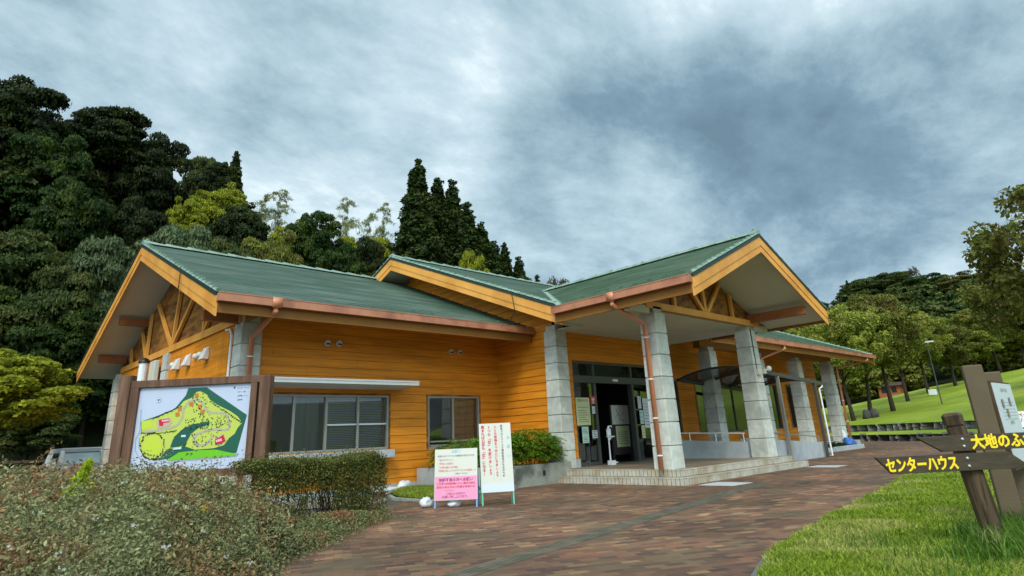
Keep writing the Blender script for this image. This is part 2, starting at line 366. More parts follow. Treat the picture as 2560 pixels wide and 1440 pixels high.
# timber truss on the wing gable
def truss(parent, mat, name, segs, w, h, nrm):
    for a_, b_ in segs: mb = MB(); mb.beam(a_, b_, w, h, nrm); mb.build(name, mat, parent)
gx = 5.17
segs = [((gx, 14.6, 4.10), (gx, 25.9, 4.10))]
truss(BLD, YELLOW, 'truss_chord', segs, 0.19, 0.10, (1, 0, 0))
segs = []
for s in (-1, 1):
    c = 20.0
    segs += [((gx, c+s*0.06, 4.18), (gx, c+s*0.06 + s*2.0, wingz(c+s*2.0)-0.62)),
             ((gx, c+s*2.75, 4.18), (gx, c+s*2.75, wingz(c+s*2.75)-0.5)), ((gx, c+s*2.8, 4.18), (gx, c+s*3.75, wingz(c+s*3.75)-0.5)),
             ((gx, c+s*4.6, 4.15), (gx, c+s*4.95, wingz(c+s*4.95)-0.48))]
segs += [((gx, 19.98, 4.18), (gx, 19.72, wingz(19.7)-0.9))]
truss(BLD, YELLOW, 'truss_web', segs, 0.11, 0.08, (1, 0, 0))
# ---- roofs
def slope(mb, e0, e1, r0, r1, n, lift=0.034, th=0.07):
    """stepped metal courses from the eave line e0-e1 up to the ridge line r0-r1"""
    e0, e1, r0, r1 = map(Vector, (e0, e1, r0, r1)); Z = Vector((0, 0, 1))
    for k in range(n):
        t0, t1 = k/n, (k+1)/n
        a, b = e0.lerp(r0, t0), e1.lerp(r1, t0); c, d = e1.lerp(r1, t1), e0.lerp(r0, t1)
        mb.add([a+Z*lift, b+Z*lift, c, d, a-Z*(0.0), b-Z*(0.0)], [(0, 1, 2, 3), (4, 5, 1, 0)])
    mb.add([e0-Z*th, e1-Z*th, r1-Z*th, r0-Z*th], [(3, 2, 1, 0)])
    mb.add([e0, e1, e1-Z*th, e0-Z*th], [(3, 2, 1, 0)])
    for p, q in ((e0, r0), (e1, r1)): mb.add([p, q, q-Z*th, p-Z*th], [(0, 1, 2, 3)])
mb = MB(); slope(mb, (MX0, MY0, MZ0), (MX1, MY0, MZ0), (MX0, MYR, MZR), (MX1, MYR, MZR), 32); slope(mb, (MX0, MY1, MZ0), (MX1, MY1, MZ0), (MX0, MYR, MZR), (MX1, MYR, MZR), 32)
roof_m = mb.build('roof', ROOFG, BLD)
mb = MB(); slope(mb, (WX0, WY0, WZ0), (WX1, WY0, WZ0), (WX0, WYR, WZR), (WX1, WYR, WZR), 28); slope(mb, (WX0, WY1, WZ0), (WX1, WY1, WZ0), (WX0, WYR, WZR), (WX1, WYR, WZR), 28)
roof_w = mb.build('roof', ROOFG, BLD)
vy = lambda z: MY0+(z-MZ0)*(MYR-MY0)/(MZR-MZ0)
mb = MB(); slope(mb, (PX0, PY0, PZ0), (PX0, vy(PZ0)+0.02, PZ0), (PXR, PY0, PZR), (PXR, vy(PZR)+0.02, PZR), 16); slope(mb, (PX1, PY0, PZ0), (PX1, vy(PZ0)+0.02, PZ0), (PXR, PY0, PZR), (PXR, vy(PZR)+0.02, PZR), 16)
roof_p = mb.build('roof', ROOFP, BLD)
# valley flashing, ridge caps, rake caps with overlapping tiles
def caps(mb, a, b, n, w, h, over=0.5):
    a, b = Vector(a), Vector(b); d = (b-a)/n; side = Vector((0, 0, 1)).cross(d).normalized(); u = d.cross(side).normalized()
    rnd_ = random.Random(n)
    for k in range(n):
        p, q = a+d*k, a+d*(k+1.06); hh = h*(1+0.1*rnd_.random())
        lo = [p-side*w/2, p+side*w/2, q+side*w/2*0.94, q-side*w/2*0.94]
        hi = [p-side*w/2*0.72+u*(hh+0.02), p+side*w/2*0.72+u*(hh+0.02), q+side*w/2*0.66+u*hh*0.6, q-side*w/2*0.66+u*hh*0.6]
        mb.hexa(lo, hi)
rk = 0.07
for nm, prt, ls in (('roof_edge_tiles', roof_w, [((WX0+rk, WY0, WZ0+.02), (WX0+rk, WYR, WZR+.02)), ((WX0+rk, WY1, WZ0+.02), (WX0+rk, WYR, WZR+.02))]),
                    ('roof_edge_tiles', roof_m, [((MX0+rk, MY0, MZ0+.02), (MX0+rk, MYR, MZR+.02)), ((MX0+rk, MY1, MZ0+.02), (MX0+rk, MYR, MZR+.02)), ((MX1-rk, MY0, MZ0+.02), (MX1-rk, MYR, MZR+.02))]),
                    ('roof_edge_tiles', roof_p, [((PX0, PY0+rk, PZ0+.02), (PXR, PY0+rk, PZR+.02)), ((PX1, PY0+rk, PZ0+.02), (PXR, PY0+rk, PZR+.02))])):
    for a_, b_ in ls: mb = MB(); caps(mb, a_, b_, int((Vector(b_)-Vector(a_)).length/0.27), 0.17, 0.045); mb.build(nm, CAPG, prt)
for prt, a_, b_ in ((roof_w, (WX0, WYR, WZR+.02), (WX1, WYR, WZR+.02)), (roof_m, (MX0, MYR, MZR+.02), (MX1, MYR, MZR+.02)), (roof_p, (PXR, PY0, PZR+.02), (PXR, vy(PZR), PZR+.02))):
    mb = MB(); caps(mb, a_, b_, int((Vector(b_)-Vector(a_)).length/0.6), 0.26, 0.07)
    mb.tube([Vector(a_)+Vector((0, 0, 0.05)), Vector(a_)+(Vector(b_)-Vector(a_)).normalized()*0.12+Vector((0, 0, 0.16)), Vector(a_)+(Vector(b_)-Vector(a_)).normalized()*0.26+Vector((0, 0, 0.05))], 0.018, 6)
    mb.build('ridge_cap', CAPG, prt)
for s in (0, 1):
    mb = MB(); x0 = PX0 if s == 0 else PX1
    a_ = Vector((x0, vy(PZ0), PZ0+.03)); b_ = Vector((PXR, vy(PZR), PZR+.03)); mb.beam(a_, b_, 0.22, 0.02); mb.build('valley_flashing', CAPG, roof_p)
# small snow guards in rows near the eaves
rg = random.Random(5)
for prt, x0, x1, y0, zf, n in ((roof_w, WX0+0.5, WX1-.2, WY0+0.28, wingz, 14), (roof_m, 20, MX1-.3, MY0+0.35, mainz, 26)):
    mb = MB()
    for k in range(n):
        x = x0+(x1-x0)*(k+.5)/n; mb.box(x-.05, x+.05, y0, y0+.05, zf(y0)-.02, zf(y0)+.065)
    mb.build('snow_guard_row', ROOFG, prt)
mb = MB()
for k in range(9):
    x = PX0+0.3; y = PY0+.5+k*0.42; mb.box(x, x+.05, y-.05, y+.05, porchz(x)-.02, porchz(x)+.065)
mb.build('snow_guard_row', ROOFP, roof_p)
# verge boards (two stepped boards) and soffits
def verge(axis, plane, v0, vr, v1, zf, out, name='bargeboard', both=True, stop=None):
    """boards following both slopes of a gable; axis 'y' = gable in a plane of constant X"""
    mb = MB(); mk = MB()
    P = (lambda v, o, z: (plane+o*out, v, z)) if axis == 'y' else (lambda v, o, z: (v, plane+o*out, z))
    for a_, b_ in ((v0, vr), (v1, vr)):
        for (t0, t1, o0, o1) in ((0.075, 0.315, -0.05, 0.0), (0.315, 0.50, -0.05, -0.018)):
            za, zb = zf(a_), zf(b_)
            mb.hexa([P(a_, o0, za-t1), P(b_, o0, zb-t1), P(b_, o1, zb-t1), P(a_, o1, za-t1)], [P(a_, o0, za-t0), P(b_, o0, zb-t0), P(b_, o1, zb-t0), P(a_, o1, za-t0)])
        mk.hexa([P(a_, -0.04, za-.075), P(b_, -0.04, zb-.075), P(b_, 0.02, zb-.075), P(a_, 0.02, za-.075)], [P(a_, -0.04, za-.002), P(b_, -0.04, zb-.002), P(b_, 0.02, zb-.002), P(a_, 0.02, za-.002)])
    mb.build(name, YELLOW, BLD); mk.build('drip_edge', DKEDGE, BLD)
# out = +1 means the outer side is towards +axis; here gables face -X (out=-1) or -Y (out=-1)
verge('y', WX0, WY0, WYR, WY1, wingz, -1)
verge('y', MX0, MY0, MYR, MY1, mainz, -1)
verge('y', MX1, MY0, MYR, MY1, mainz, 1)
verge('x', PY0, PX0, PXR, PX1, porchz, -1)
def soff(name, quads, mat=SOFFIT):
    mb = MB()
    for q in quads: mb.prism(q, (0, 0, 0.02))
    mb.build(name, mat, BLD)
d = 0.36
soff('soffit', [[(WX0+.05, WY0+.05, wingz(WY0+.05)-d), (13.16, WY0+.05, wingz(WY0+.05)-d), (13.16, WYR, WZR-d), (WX0+.05, WYR, WZR-d)],
                [(WX0+.05, WY1-.05, wingz(WY1-.05)-d), (WX0+.05, WYR, WZR-d), (13.16, WYR, WZR-d), (13.16, WY1-.05, wingz(WY1-.05)-d)]])
soff('soffit', [[(MX0+.05, MY0+.05, mainz(MY0+.05)-d), (13.4, MY0+.05, mainz(MY0+.05)-d), (13.4, MYR, MZR-d), (MX0+.05, MYR, MZR-d)],
                [(MX0+.05, MY1-.05, mainz(MY1-.05)-d), (MX0+.05, MYR, MZR-d), (13.4, MYR, MZR-d), (13.4, MY1-.05, mainz(MY1-.05)-d)]])
soff('soffit', [[(19.3, MY0+.05, mainz(MY0+.05)-d), (MX1-.05, MY0+.05, mainz(MY0+.05)-d), (MX1-.05, 14.0, mainz(14.0)-d), (19.3, 14.0, mainz(14.0)-d)],
                [(34.9, 14.0, mainz(14.0)-d), (MX1-.05, 14.0, mainz(14.0)-d), (MX1-.05, MYR, MZR-d), (34.9, MYR, MZR-d)]])
soff('soffit', [[(PX0+.05, PY0+.05, porchz(PX0+.05)-d), (PXR, PY0+.05, PZR-d), (PXR, 8.75, PZR-d), (PX0+.05, 8.75, porchz(PX0+.05)-d)],
                [(PXR, PY0+.05, PZR-d), (PX1-.05, PY0+.05, porchz(PX1-.05)-d), (PX1-.05, 8.75, porchz(PX1-.05)-d), (PXR, 8.75, PZR-d)]])
mb = MB(); mb.box(PX0+.14, PX1-.1, 8.77, 11.02, 4.08, 4.12); mb.box(13.24, PX1-.1, 11.02, 12.16, 4.08, 4.12); mb.build('porch_ceiling', SOFFIT, BLD)
for x0, x1 in ((PX0+.14, 12.9), (18.5, PX1-.1)): mb = MB(); mb.box(x0, x1, 8.6, 8.77, 3.95, 4.14); mb.build('ceiling_edge', SOFFIT, BLD)
mb = MB(); mb.box(12.08, 13.2, 11.03, 11.06, 4.0, 4.33); mb.build('ceiling_edge', SOFFIT, BLD)
# eave boards and box gutters
def eave(axis, plane, u0, u1, ztop, parts, out=-1):
    """vertical board under the eave and a gutter outside it"""
    eb, gb = MB(), MB()
    def bx(m, o0, o1, z0, z1, a=u0, b=u1):
        lo, hi = sorted((plane+o0*out, plane+o1*out))
        if axis == 'x': m.box(a, b, lo, hi, z0, z1)
        else: m.box(lo, hi, a, b, z0, z1)
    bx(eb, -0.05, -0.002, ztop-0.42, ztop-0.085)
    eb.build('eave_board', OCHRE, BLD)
    bx(gb, 0.0, 0.012, ztop-0.20, ztop-0.03); bx(gb, 0.012, 0.145, ztop-0.20, ztop-0.188); bx(gb, 0.133, 0.145, ztop-0.188, ztop-0.035); bx(gb, 0.125, 0.155, ztop-0.035, ztop-0.015)
    for u in (u0, u1-0.012): bx(gb, 0.012, 0.133, ztop-.188, ztop-.035, u, u+.012)
    return gb.build('gutter', SALMON, BLD)
g_w = eave('x', WY0, WX0+0.02, 13.12, WZ0, None)
g_m = eave('x', MY0, PX1+0.15, MX1-0.02, MZ0, None)
g_p = eave('y', PX0, PY0+0.02, vy(PZ0)+0.2, PZ0, None)
g_q = eave('y', PX1, PY0+0.02, vy(PZ0)-0.12, PZ0, None, out=1)
# underside board of the wing eave
# ---- downpipes: pipe > clip
def downpipe(pts, r=0.06, clips=(), mat=PIPEM, hopper=None):
    mb = MB(); mb.tube(pts, r, 12)
    for p in pts[1:-1]: mb.ball(p, r*1.06, 10, 6)
    if hopper: mb.box(*hopper)
    o = mb.build('downpipe', mat, BLD, smooth=False)
    me = o.data; me.polygons.foreach_set('use_smooth', [len(p.vertices) == 4 and p.area < 0.2 for p in me.polygons])
    if clips:
        cb = MB()
        for c in clips: cb.tube([Vector(c)-Vector((0, 0, .014)), Vector(c)+Vector((0, 0, .014))], r*1.22, 12); cb.box(c[0]-r*1.5, c[0]+r*1.5, c[1]-.006, c[1]+.006, c[2]-.014, c[2]+.014)
        cb.build('clip', ALUW, o)
    return o
downpipe([(5.28, 12.93, 4.12), (5.28, 12.93, 3.98), (5.36, 14.36, 3.62), (5.36, 14.36, 0.05)], 0.06, [(5.36, 14.36, z) for z in (3.2, 2.2, 1.2)], hopper=(5.17, 5.39, 12.838, 12.99, 4.06, 4.272))
downpipe([(11.88, 8.95, 4.28), (11.88, 8.95, 4.12), (12.80, 8.72, 3.68), (12.80, 8.72, 0.31)], 0.06, [(12.80, 8.72, z) for z in (3.35, 2.35, 1.45, 0.62)], hopper=(11.79, 11.94, 8.85, 9.05, 4.20, 4.412))
downpipe([(25.3, 10.68, 4.26), (25.3, 10.68, 4.10), (25.0, 11.93, 3.7), (25.0, 11.93, 0.31)], 0.06, [(25.0, 11.93, z) for z in (3.3, 2.2, 1.2)])
downpipe([(34.9, 10.68, 4.26), (34.9, 10.68, 4.10), (33.95, 11.9, 3.75), (33.95, 11.9, 0.05)], 0.06, [(33.95, 11.9, z) for z in (3.2, 2.2, 1.2)])
# ---- stone block pillars
def pillar(cx, cy, z0, z1, wb=0.50, wt=0.45, name='pillar', cap=False):
    mb = MB(); n = max(1, round((z1-z0)/0.5)); h = (z1-z0)/n
    for k in range(n):
        a = z0+h*k; b_ = a+h-0.018
        w0 = (wb+(wt-wb)*k/n)/2; w1 = (wb+(wt-wb)*(k+1)/n)/2; c = 0.012
        def ring(w, z, ch): return [(cx-w+ch, cy-w, z), (cx+w-ch, cy-w, z), (cx+w, cy-w+ch, z), (cx+w, cy+w-ch, z), (cx+w-ch, cy+w, z), (cx-w+ch, cy+w, z), (cx-w, cy+w-ch, z), (cx-w, cy-w+ch, z)]
        b0 = len(mb.v); rings = [ring(w0-.010, a, c), ring(w0, a+.012, c), ring(w1, b_-.012, c), ring(w1-.010, b_, c)]
        for r_ in rings: mb.v += r_
        for j in range(3):
            for i in range(8): mb.f.append((b0+j*8+i, b0+j*8+(i+1) % 8, b0+(j+1)*8+(i+1) % 8, b0+(j+1)*8+i)); mb.m.append(0)
        mb.f.append(tuple(b0+24+i for i in range(8))); mb.f.append(tuple(b0+i for i in range(8))[::-1]); mb.m += [0, 0]
        w = w1-.035; mb.box(cx-w, cx+w, cy-w, cy+w, b_, b_+.018)
    mb.box(cx-wt/2+.05, cx+wt/2-.05, cy-wt/2+.05, cy+wt/2-.05, z1, z1+.14)
    return mb.build(name, STONE, BLD)
pillar(5.40, 14.72, 0, 4.02, 0.52, 0.48); pillar(5.30, 20.25, 0, 4.0, 0.48, 0.44); pillar(5.25, 26.1, 0, 3.85, 0.52, 0.46)
pillar(13.33, 12.24, 0.3, 4.1, 0.52, 0.47)
pillar(13.20, 8.75, 0.3, 4.0, 0.52, 0.46); pillar(18.28, 8.85, 0.3, 3.98, 0.54, 0.46)
for x in (21.9, 25.9, 29.75, 33.6): pillar(x, 12.25, 0.3 if x < 33 else 0.0, 4.0, 0.54, 0.5)
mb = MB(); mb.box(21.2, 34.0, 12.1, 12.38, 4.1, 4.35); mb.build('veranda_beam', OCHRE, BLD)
# ---- porch truss
ty = 8.62
truss(BLD, YELLOW, 'truss_chord', [((12.75, ty, 4.17), (18.75, ty, 4.17))], 0.17, 0.10, (0, 1, 0))
sg = [((15.66, ty, 4.2), (15.62, ty, 5.45))]
for s in (-1, 1): sg += [((15.66+s*.1, ty, 4.26), (15.66+s*1.0, ty, porchz(15.7+s*1.0)-.45)), ((15.66+s*1.55, ty, 4.24), (15.66+s*1.55, ty, porchz(15.7+s*1.55)-.42))]
truss(BLD, YELLOW, 'truss_web', sg, 0.12, 0.08, (0, 1, 0))
mb = MB(); a_, b_ = inv(porchz, PX0, PXR, PX1, 4.1, 0.37); mb.prism([(a_, 8.70, 4.1), (b_, 8.70, 4.1), (PXR, 8.70, PZR-.37)], (0, .05, 0)); mb.build('gable_panel', BROWNPLY, BLD)
# projecting purlins
mb = MB(); mb.box(18.20, 18.38, 6.95, 8.68, 4.17, 4.42); mb.box(18.22, 18.36, 6.93, 6.95, 4.2, 4.4); mb.build('projecting_beam', BEAMBR, BLD)
for (y, z) in ((14.72, 4.12), (23.2, 5.38), (25.6, 4.45)):
    mb = MB(); mb.box(4.35, 5.2, y-.08, y+.08, z-.12, z+.11); mb.build('projecting_beam', BEAMBR, BLD)
# ---- windows: window > pane, blind
def room(mb, x0, x1, y0, y1, z0, z1):
    mb.add([(x0,y0,z0),(x1,y0,z0),(x1,y1,z0),(x0,y1,z0),(x0,y0,z1),(x1,y0,z1),(x1,y1,z1),(x0,y1,z1)], [(0,1,2,3),(7,6,5,4),(1,5,6,2),(2,6,7,3),(3,7,4,0)])
def window(x0, x1, z0, z1, yp, mull, roomm, depth=1.6, fr=ALU, proud=0.03, mats=GLASS, trim=True):
    mb = MB(); t = 0.05; yf = yp-proud
    mb.box(x0, x1, yf, yp+.08, z0, z0+t); mb.box(x0, x1, yf, yp+.08, z1-t, z1); mb.box(x0, x0+t, yf, yp+.08, z0+t, z1-t); mb.box(x1-t, x1, yf, yp+.08, z0+t, z1-t)
    for k, m_ in enumerate(mull): w = 0.032; mb.box(m_-w, m_+w, yf+.012, yp+.06, z0+t, z1-t)
    o = mb.build('window', fr, BLD)
    g = MB(); xs = [x0+t]+list(mull)+[x1-t]
    for k, (a_, b_) in enumerate(zip(xs, xs[1:])):
        g = MB(); yy = yp+.02+.018*(k % 2); g.add([(a_, yy, z0+t), (b_, yy, z0+t), (b_, yy, z1-t), (a_, yy, z1-t)], [(0, 1, 2, 3)]); g.build('pane', mats, o)
    if trim:
        mt = MB(); mt.box(x0-.05, x1+.05, yf-.012, yp+.02, z1, z1+.05); mt.box(x0-.05, x0, yf-.012, yp+.02, z0, z1); mt.box(x1, x1+.05, yf-.012, yp+.02, z0, z1); mt.build('casing', BROWNPLY, o)
    if roomm:
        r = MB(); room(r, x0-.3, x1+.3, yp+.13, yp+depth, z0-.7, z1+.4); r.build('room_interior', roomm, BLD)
    return o
o = window(*WIN_OFFICE, 14.7, (6.62, 7.46, 8.34), GREENWALL_REFL, 2.2)
mb = MB()
for k in range(30): z = 2.32-k*0.042; mb.obox((8.33, 14.81, z), (0.86, 0, 0), (0, .012, .010), (0, 0, .0015))
mb.build('blind', BLIND, o)
mb = MB(); mb.box(7.49, 9.2, 14.70, 14.73, 1.66, 1.70); mb.build('sash_rail', ALUW, o)
mb = MB(); mb.box(6.70, 7.40, 14.98, 15.0, 1.05, 2.4); mb.build('curtain', CURT, o)
o = window(*WIN_SMALL, 14.7, (11.42,), GREYROOM, 1.2)
mb = MB(); mb.box(11.48, 12.32, 14.86, 14.88, 1.0, 2.4); mb.build('curtain', CURT, o)
mb = MB(); mb.box(10.6, 12.35, 14.668, 14.676, 1.03, 1.09); mb.box(10.6, 12.35, 14.668, 14.676, 1.15, 1.19); mb.build('guard_rail', ALU, o)
for i, wv in enumerate(VW):
    mid = (wv[0]+wv[1])/2; window(*wv, 13.4, (mid,) if wv[1]-wv[0] > 1.5 else (), GREENWALL_REFL if i == 1 else GREYROOM, 1.2, BRONZE)  # olive room behind one veranda window imitates a green reflection in the glass
# awning and counter shelf
mb = MB(); mb.prism([(5.55, 13.9, 2.615), (5.55, 13.9, 2.70), (5.55, 14.68, 2.78), (5.55, 14.68, 2.545)], (4.08, 0, 0)); mb.box(5.53, 9.66, 13.86, 13.9, 2.60, 2.715); mb.box(5.53, 9.66, 13.845, 13.862, 2.67, 2.695)
mb.build('awning', ALUW, BLD)
mb = MB(); mb.box(5.75, 9.22, 14.30, 14.67, 0.84, 1.03); mb.build('counter_shelf', CONC, BLD, bevel=0.012)
# round and hooded vents: vent things fixed to the walls
for (x, z) in ((7.38, 3.68), (7.70, 3.69), (11.34, 3.69), (11.67, 3.69)):
    mb = MB(); mb.tube([(x, 14.68, z), (x, 14.62, z)], 0.075, 14); mb.tube([(x, 14.625, z), (x, 14.60, z)], [0.082, 0.070], 14)
    o = mb.build('round_vent', ALUW, BLD); b_ = MB(); b_.box(x-.052, x+.052, 14.590, 14.602, z-.045, z-.004); b_.build('vent_opening', BLACK, o)
for y in (16.72, 18.16, 19.08):
    mb = MB(); z = 3.56; pr = [(5.17, y-.13, z-.16), (5.17, y+.13, z-.16), (4.98, y+.13, z-.16), (4.98, y-.13, z-.16)]
    mb.hexa(pr, [(5.17, y-.11, z+.17), (5.17, y+.11, z+.17), (5.08, y+.10, z+.13), (5.08, y-.10, z+.13)]); mb.build('hooded_vent', ALUW, BLD, bevel=0.02)
for y in (17.24, 17.59, 19.58):
    mb = MB(); mb.ball((5.15, y, 3.59), 0.085, 12, 6, (1.1, 1, 1)); mb.build('round_vent', ALUW, BLD, smooth=True)
mb = MB(); mb.box(4.92, 5.06, 20.6, 21.15, 3.25, 3.85); mb.build('junction_box', CREAMB, BLD, bevel=0.02)
mb = MB(); mb.tube([(4.85, 21.5, 3.25), (4.85, 21.5, 3.85)], 0.13, 14); mb.build('wall_camera', WHITE, BLD); mb = MB(); mb.ball((4.85, 21.5, 3.86), 0.17, 14, 6, (1, 1, .9), half=True); mb.tube([(4.85, 21.5, 3.30), (4.85, 21.5, 3.25)], 0.15, 14); mb.box(4.85, 5.15, 21.47, 21.53, 3.22, 3.27); mb.build('camera_cap', BLACK, BLD)  # white camera cylinder with black top, not a light source
mb = MB(); mb.tube([(5.12, 14.99, 0.1), (5.12, 14.99, 3.75), (5.12, 15.12, 3.92), (5.12, 15.4, 3.95)], 0.028, 8); mb.build('white_conduit', WHITE, BLD)
# ---- entrance: automatic glass doors, transom
ex0, ex1, ez0, ez1 = ENTRY; yp = 12.27
mb = MB()
mb.box(ex0, ex1, yp-.05, yp+.08, 3.20, 3.27); mb.box(ex0, ex1, yp-.07, yp+.10, 2.64, 2.84); mb.box(ex0, ex0+.07, yp-.05, yp+.08, 0.3, 3.20); mb.box(ex1-.07, ex1, yp-.05, yp+.08, .3, 3.2)
for x in (14.94, 16.85): mb.box(x-.05, x+.05, yp-.05, yp+.08, .3, 2.64); mb.box(x-.04, x+.04, yp-.04, yp+.06, 2.84, 3.20)
mb.box(ex0, 14.94, yp-.04, yp+.06, 0.30, 0.40); mb.box(16.85, ex1, yp-.04, yp+.06, 0.30, 0.36); mb.box(14.94, 16.85, yp-.03, yp+.08, 0.30, 0.315)
ENT = mb.build('entrance_frame', BRONZE, BLD)
for a_, b_, z0, z1, yy in ((ex0+.07, 14.89, .4, 2.64, yp), (16.9, ex1-.07, .36, 2.64, yp), (ex0+.07, ex1-.07, 2.84, 3.2, yp)):
    g = MB(); g.add([(a_, yy, z0), (b_, yy, z0), (b_, yy, z1), (a_, yy, z1)], [(0, 1, 2, 3)]); g.build('pane', GLASSD, ENT)
for a_, b_ in ((14.12, 14.98), (16.8, 17.66)):      # the sliding leaves stand open behind the fixed ones
    f = MB(); yy = yp+.12; f.box(a_, b_, yy-.015, yy+.015, .32, .42); f.box(a_, b_, yy-.015, yy+.015, 2.55, 2.63); f.box(a_, a_+.05, yy-.015, yy+.015, .42, 2.55); f.box(b_-.05, b_, yy-.015, yy+.015, .42, 2.55)
    dd = f.build('sliding_door', BRONZE, BLD); g = MB(); g.add([(a_+.05, yy, .42), (b_-.05, yy, .42), (b_-.05, yy, 2.55), (a_+.05, yy, 2.55)], [(0, 1, 2, 3)]); g.build('pane', GLASSD, dd)
mb = MB(); mb.box(15.80, 16.05, yp-.10, yp-.07, 2.70, 2.77); mb.build('door_sensor', ALUW, BLD)
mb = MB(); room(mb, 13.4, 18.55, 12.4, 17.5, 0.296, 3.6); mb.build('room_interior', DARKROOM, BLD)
# camera, lamp and cable on the porch pillar
mb = MB(); mb.box(18.16, 18.20, 8.60, 8.612, 2.75, 4.0); mb.build('cable', BLACK, BLD)
mb = MB(); mb.box(18.10, 18.26, 8.52, 8.60, 2.62, 2.78); mb.box(18.50, 18.62, 8.52, 8.64, 2.66, 2.80); mb.build('cable_box', CREAMB, BLD)
mb = MB(); mb.ball((18.86, 8.55, 2.82), 0.085, 12, 8); mb.tube([(18.6, 8.57, 2.76), (18.85, 8.55, 2.8)], 0.02, 6); mb.build('porch_lamp', WHITE, BLD, smooth=True)
# lightning wires hanging over the bargeboards
for pts in ([(4.03, 15.7, 5.42), (4.0, 15.55, 4.95), (4.0, 15.6, 4.78), (4.02, 15.45, 4.72)], [(11.97, 12.6, 5.2), (11.94, 12.5, 4.95), (11.95, 12.45, 4.6), (11.97, 12.6, 4.45), (11.98, 12.75, 4.2)]):
    mb = MB(); mb.tube(pts, 0.012, 5); mb.build('wire', BLACK, BLD)
# ================================================================== TEXT
def text_mesh(s, size, bold=0.0, line=1.0, align='CENTER'):
    cu = bpy.data.curves.new('t', 'FONT'); cu.body = s; cu.size = size; cu.align_x = align; cu.offset = bold; cu.space_line = line; cu.resolution_u = 2
    o = bpy.data.objects.new('t', cu); COL.objects.link(o)
    dg = bpy.context.evaluated_depsgraph_get(); me = bpy.data.meshes.new_from_object(o.evaluated_get(dg))
    vs = [tuple(v.co) for v in me.vertices]; fs = [tuple(p.vertices) for p in me.polygons]
    bpy.data.objects.remove(o); bpy.data.curves.remove(cu); bpy.data.meshes.remove(me)
    return vs, fs
class Panel:
    """flat frame: origin at the lower left corner, u to the right, v upwards, n towards the reader"""
    def __init__(s, o, u, v): s.o = Vector(o); s.u = Vector(u).normalized(); s.v = Vector(v).normalized(); s.n = s.u.cross(s.v).normalized()
    def p(s, a, b, d=0): return s.o+s.u*a+s.v*b+s.n*d
    def rect(s, mb, a0, a1, b0, b1, d=0.002, mi=0): mb.add([s.p(a0, b0, d), s.p(a1, b0, d), s.p(a1, b1, d), s.p(a0, b1, d)], [(0, 1, 2, 3)], mi)
    def slab(s, mb, a0, a1, b0, b1, d0, d1, mi=0):
        mb.hexa([s.p(a0, b0, d0), s.p(a1, b0, d0), s.p(a1, b0, d1), s.p(a0, b0, d1)], [s.p(a0, b1, d0), s.p(a1, b1, d0), s.p(a1, b1, d1), s.p(a0, b1, d1)], mi)
    def poly(s, mb, pts, d=0.002, mi=0): mb.add([s.p(a, b, d) for a, b in pts], [tuple(range(len(pts)))], mi)
    def disc(s, mb, a, b, r, d=0.002, mi=0, n=10, ra=None): s.poly(mb, [(a+(ra or r)*math.cos(2*math.pi*k/n), b+r*math.sin(2*math.pi*k/n)) for k in range(n)], d, mi)
    def text(s, mb, t, a, b, size, d=0.003, mi=0, bold=0.0, line=1.0, align='CENTER', fitw=None, shear=0):
        vs, fs = text_mesh(t, size, bold, line, align); k = 1.0
        if fitw:
            w = max(v[0] for v in vs)-min(v[0] for v in vs); k = fitw/w if w > 0 else 1
        mb.add([s.p(a+v[0]*k, b+v[1], d) for v in vs], fs, mi)
def ink(name, c, rough=0.5): return M(name, c, rough, 0.3)
I_BLACK = ink('dark_lettering', (0.03, 0.03, 0.035)); I_RED = ink('red_lettering', (0.62, 0.05, 0.06)); I_CYAN = ink('pale_blue_lettering', (0.22, 0.50, 0.66)); I_MAG = ink('magenta_lettering', (0.30, 0.03, 0.16))
PAPER = ink('cream_paper', (0.56, 0.55, 0.47)); PAPERW = ink('white_paper', (0.54, 0.58, 0.60)); PINK = ink('pink_paper', (0.72, 0.27, 0.41)); PAPERG = ink('pale_yellow_paper', (0.52, 0.55, 0.30)); PAPERB = ink('pale_green_paper', (0.42, 0.58, 0.48))
# ================================================================== ENTRANCE STEPS, LOW WALL, RAMP, CANOPY, PLANTER
TILEC = M('cream_step_tile', (0.46, 0.43, 0.35), 0.55, 0.4, vary=0.22, vscale=5, col2=(0.36, 0.30, 0.20), c2scale=2.0)
TILEB = M('brown_floor_tile', (0.26, 0.20, 0.13), 0.5, 0.4, vary=0.2, vscale=3, col2=(0.17, 0.11, 0.075), c2scale=1.5)
GROUT = M('dark_grout', (0.055, 0.050, 0.038), 0.9, 0.1)
ST = empty('entrance_steps', (12.9, 8.3, 0), 0, 'two wide tiled steps and landing in front of the glass entrance', 'steps')
def tiled(x0, y0, x1, y1, z0, z1):
    mb = MB(); mb.box(x0+.012, x1-.012, y0+.012, y1, z0, z1-.012); mb.build('step_core', GROUT, ST)
    mb = MB(); t = 0.112; g = 0.016
    mb.box(x0+.0, x1, y0, y1, z1-.011, z1); tb = MB()
    y = y0
    while y < y1-.02: tb.box(x0, x0+.013, y, min(y+t-g, y1), z0+.004, z1-.022); y += t
    x = x0+.002
    while x < x1-.02: tb.box(x, min(x+t-g, x1), y0, y0+.013, z0+.004, z1-.022); x += t
    y = y0+.015
    while y < y1-.02: tb.box(x1-.013, x1, y, min(y+t-g, y1), z0+.004, z1-.022); y += t
    mb.build('tread', TILEB, ST)
    nb = MB()
    y = y0
    while y < y1-.02: nb.box(x0-.006, x0+.12, y, min(y+t-g, y1), z1-.020, z1+.003); y += t
    x = x0+.125
    while x < x1-.02: nb.box(x, min(x+t-g, x1), y0-.006, y0+.12, z1-.020, z1+.003); x += t
    nb.build('nosing_tiles', TILEC, ST); tb.build('riser_tiles', TILEC, ST)
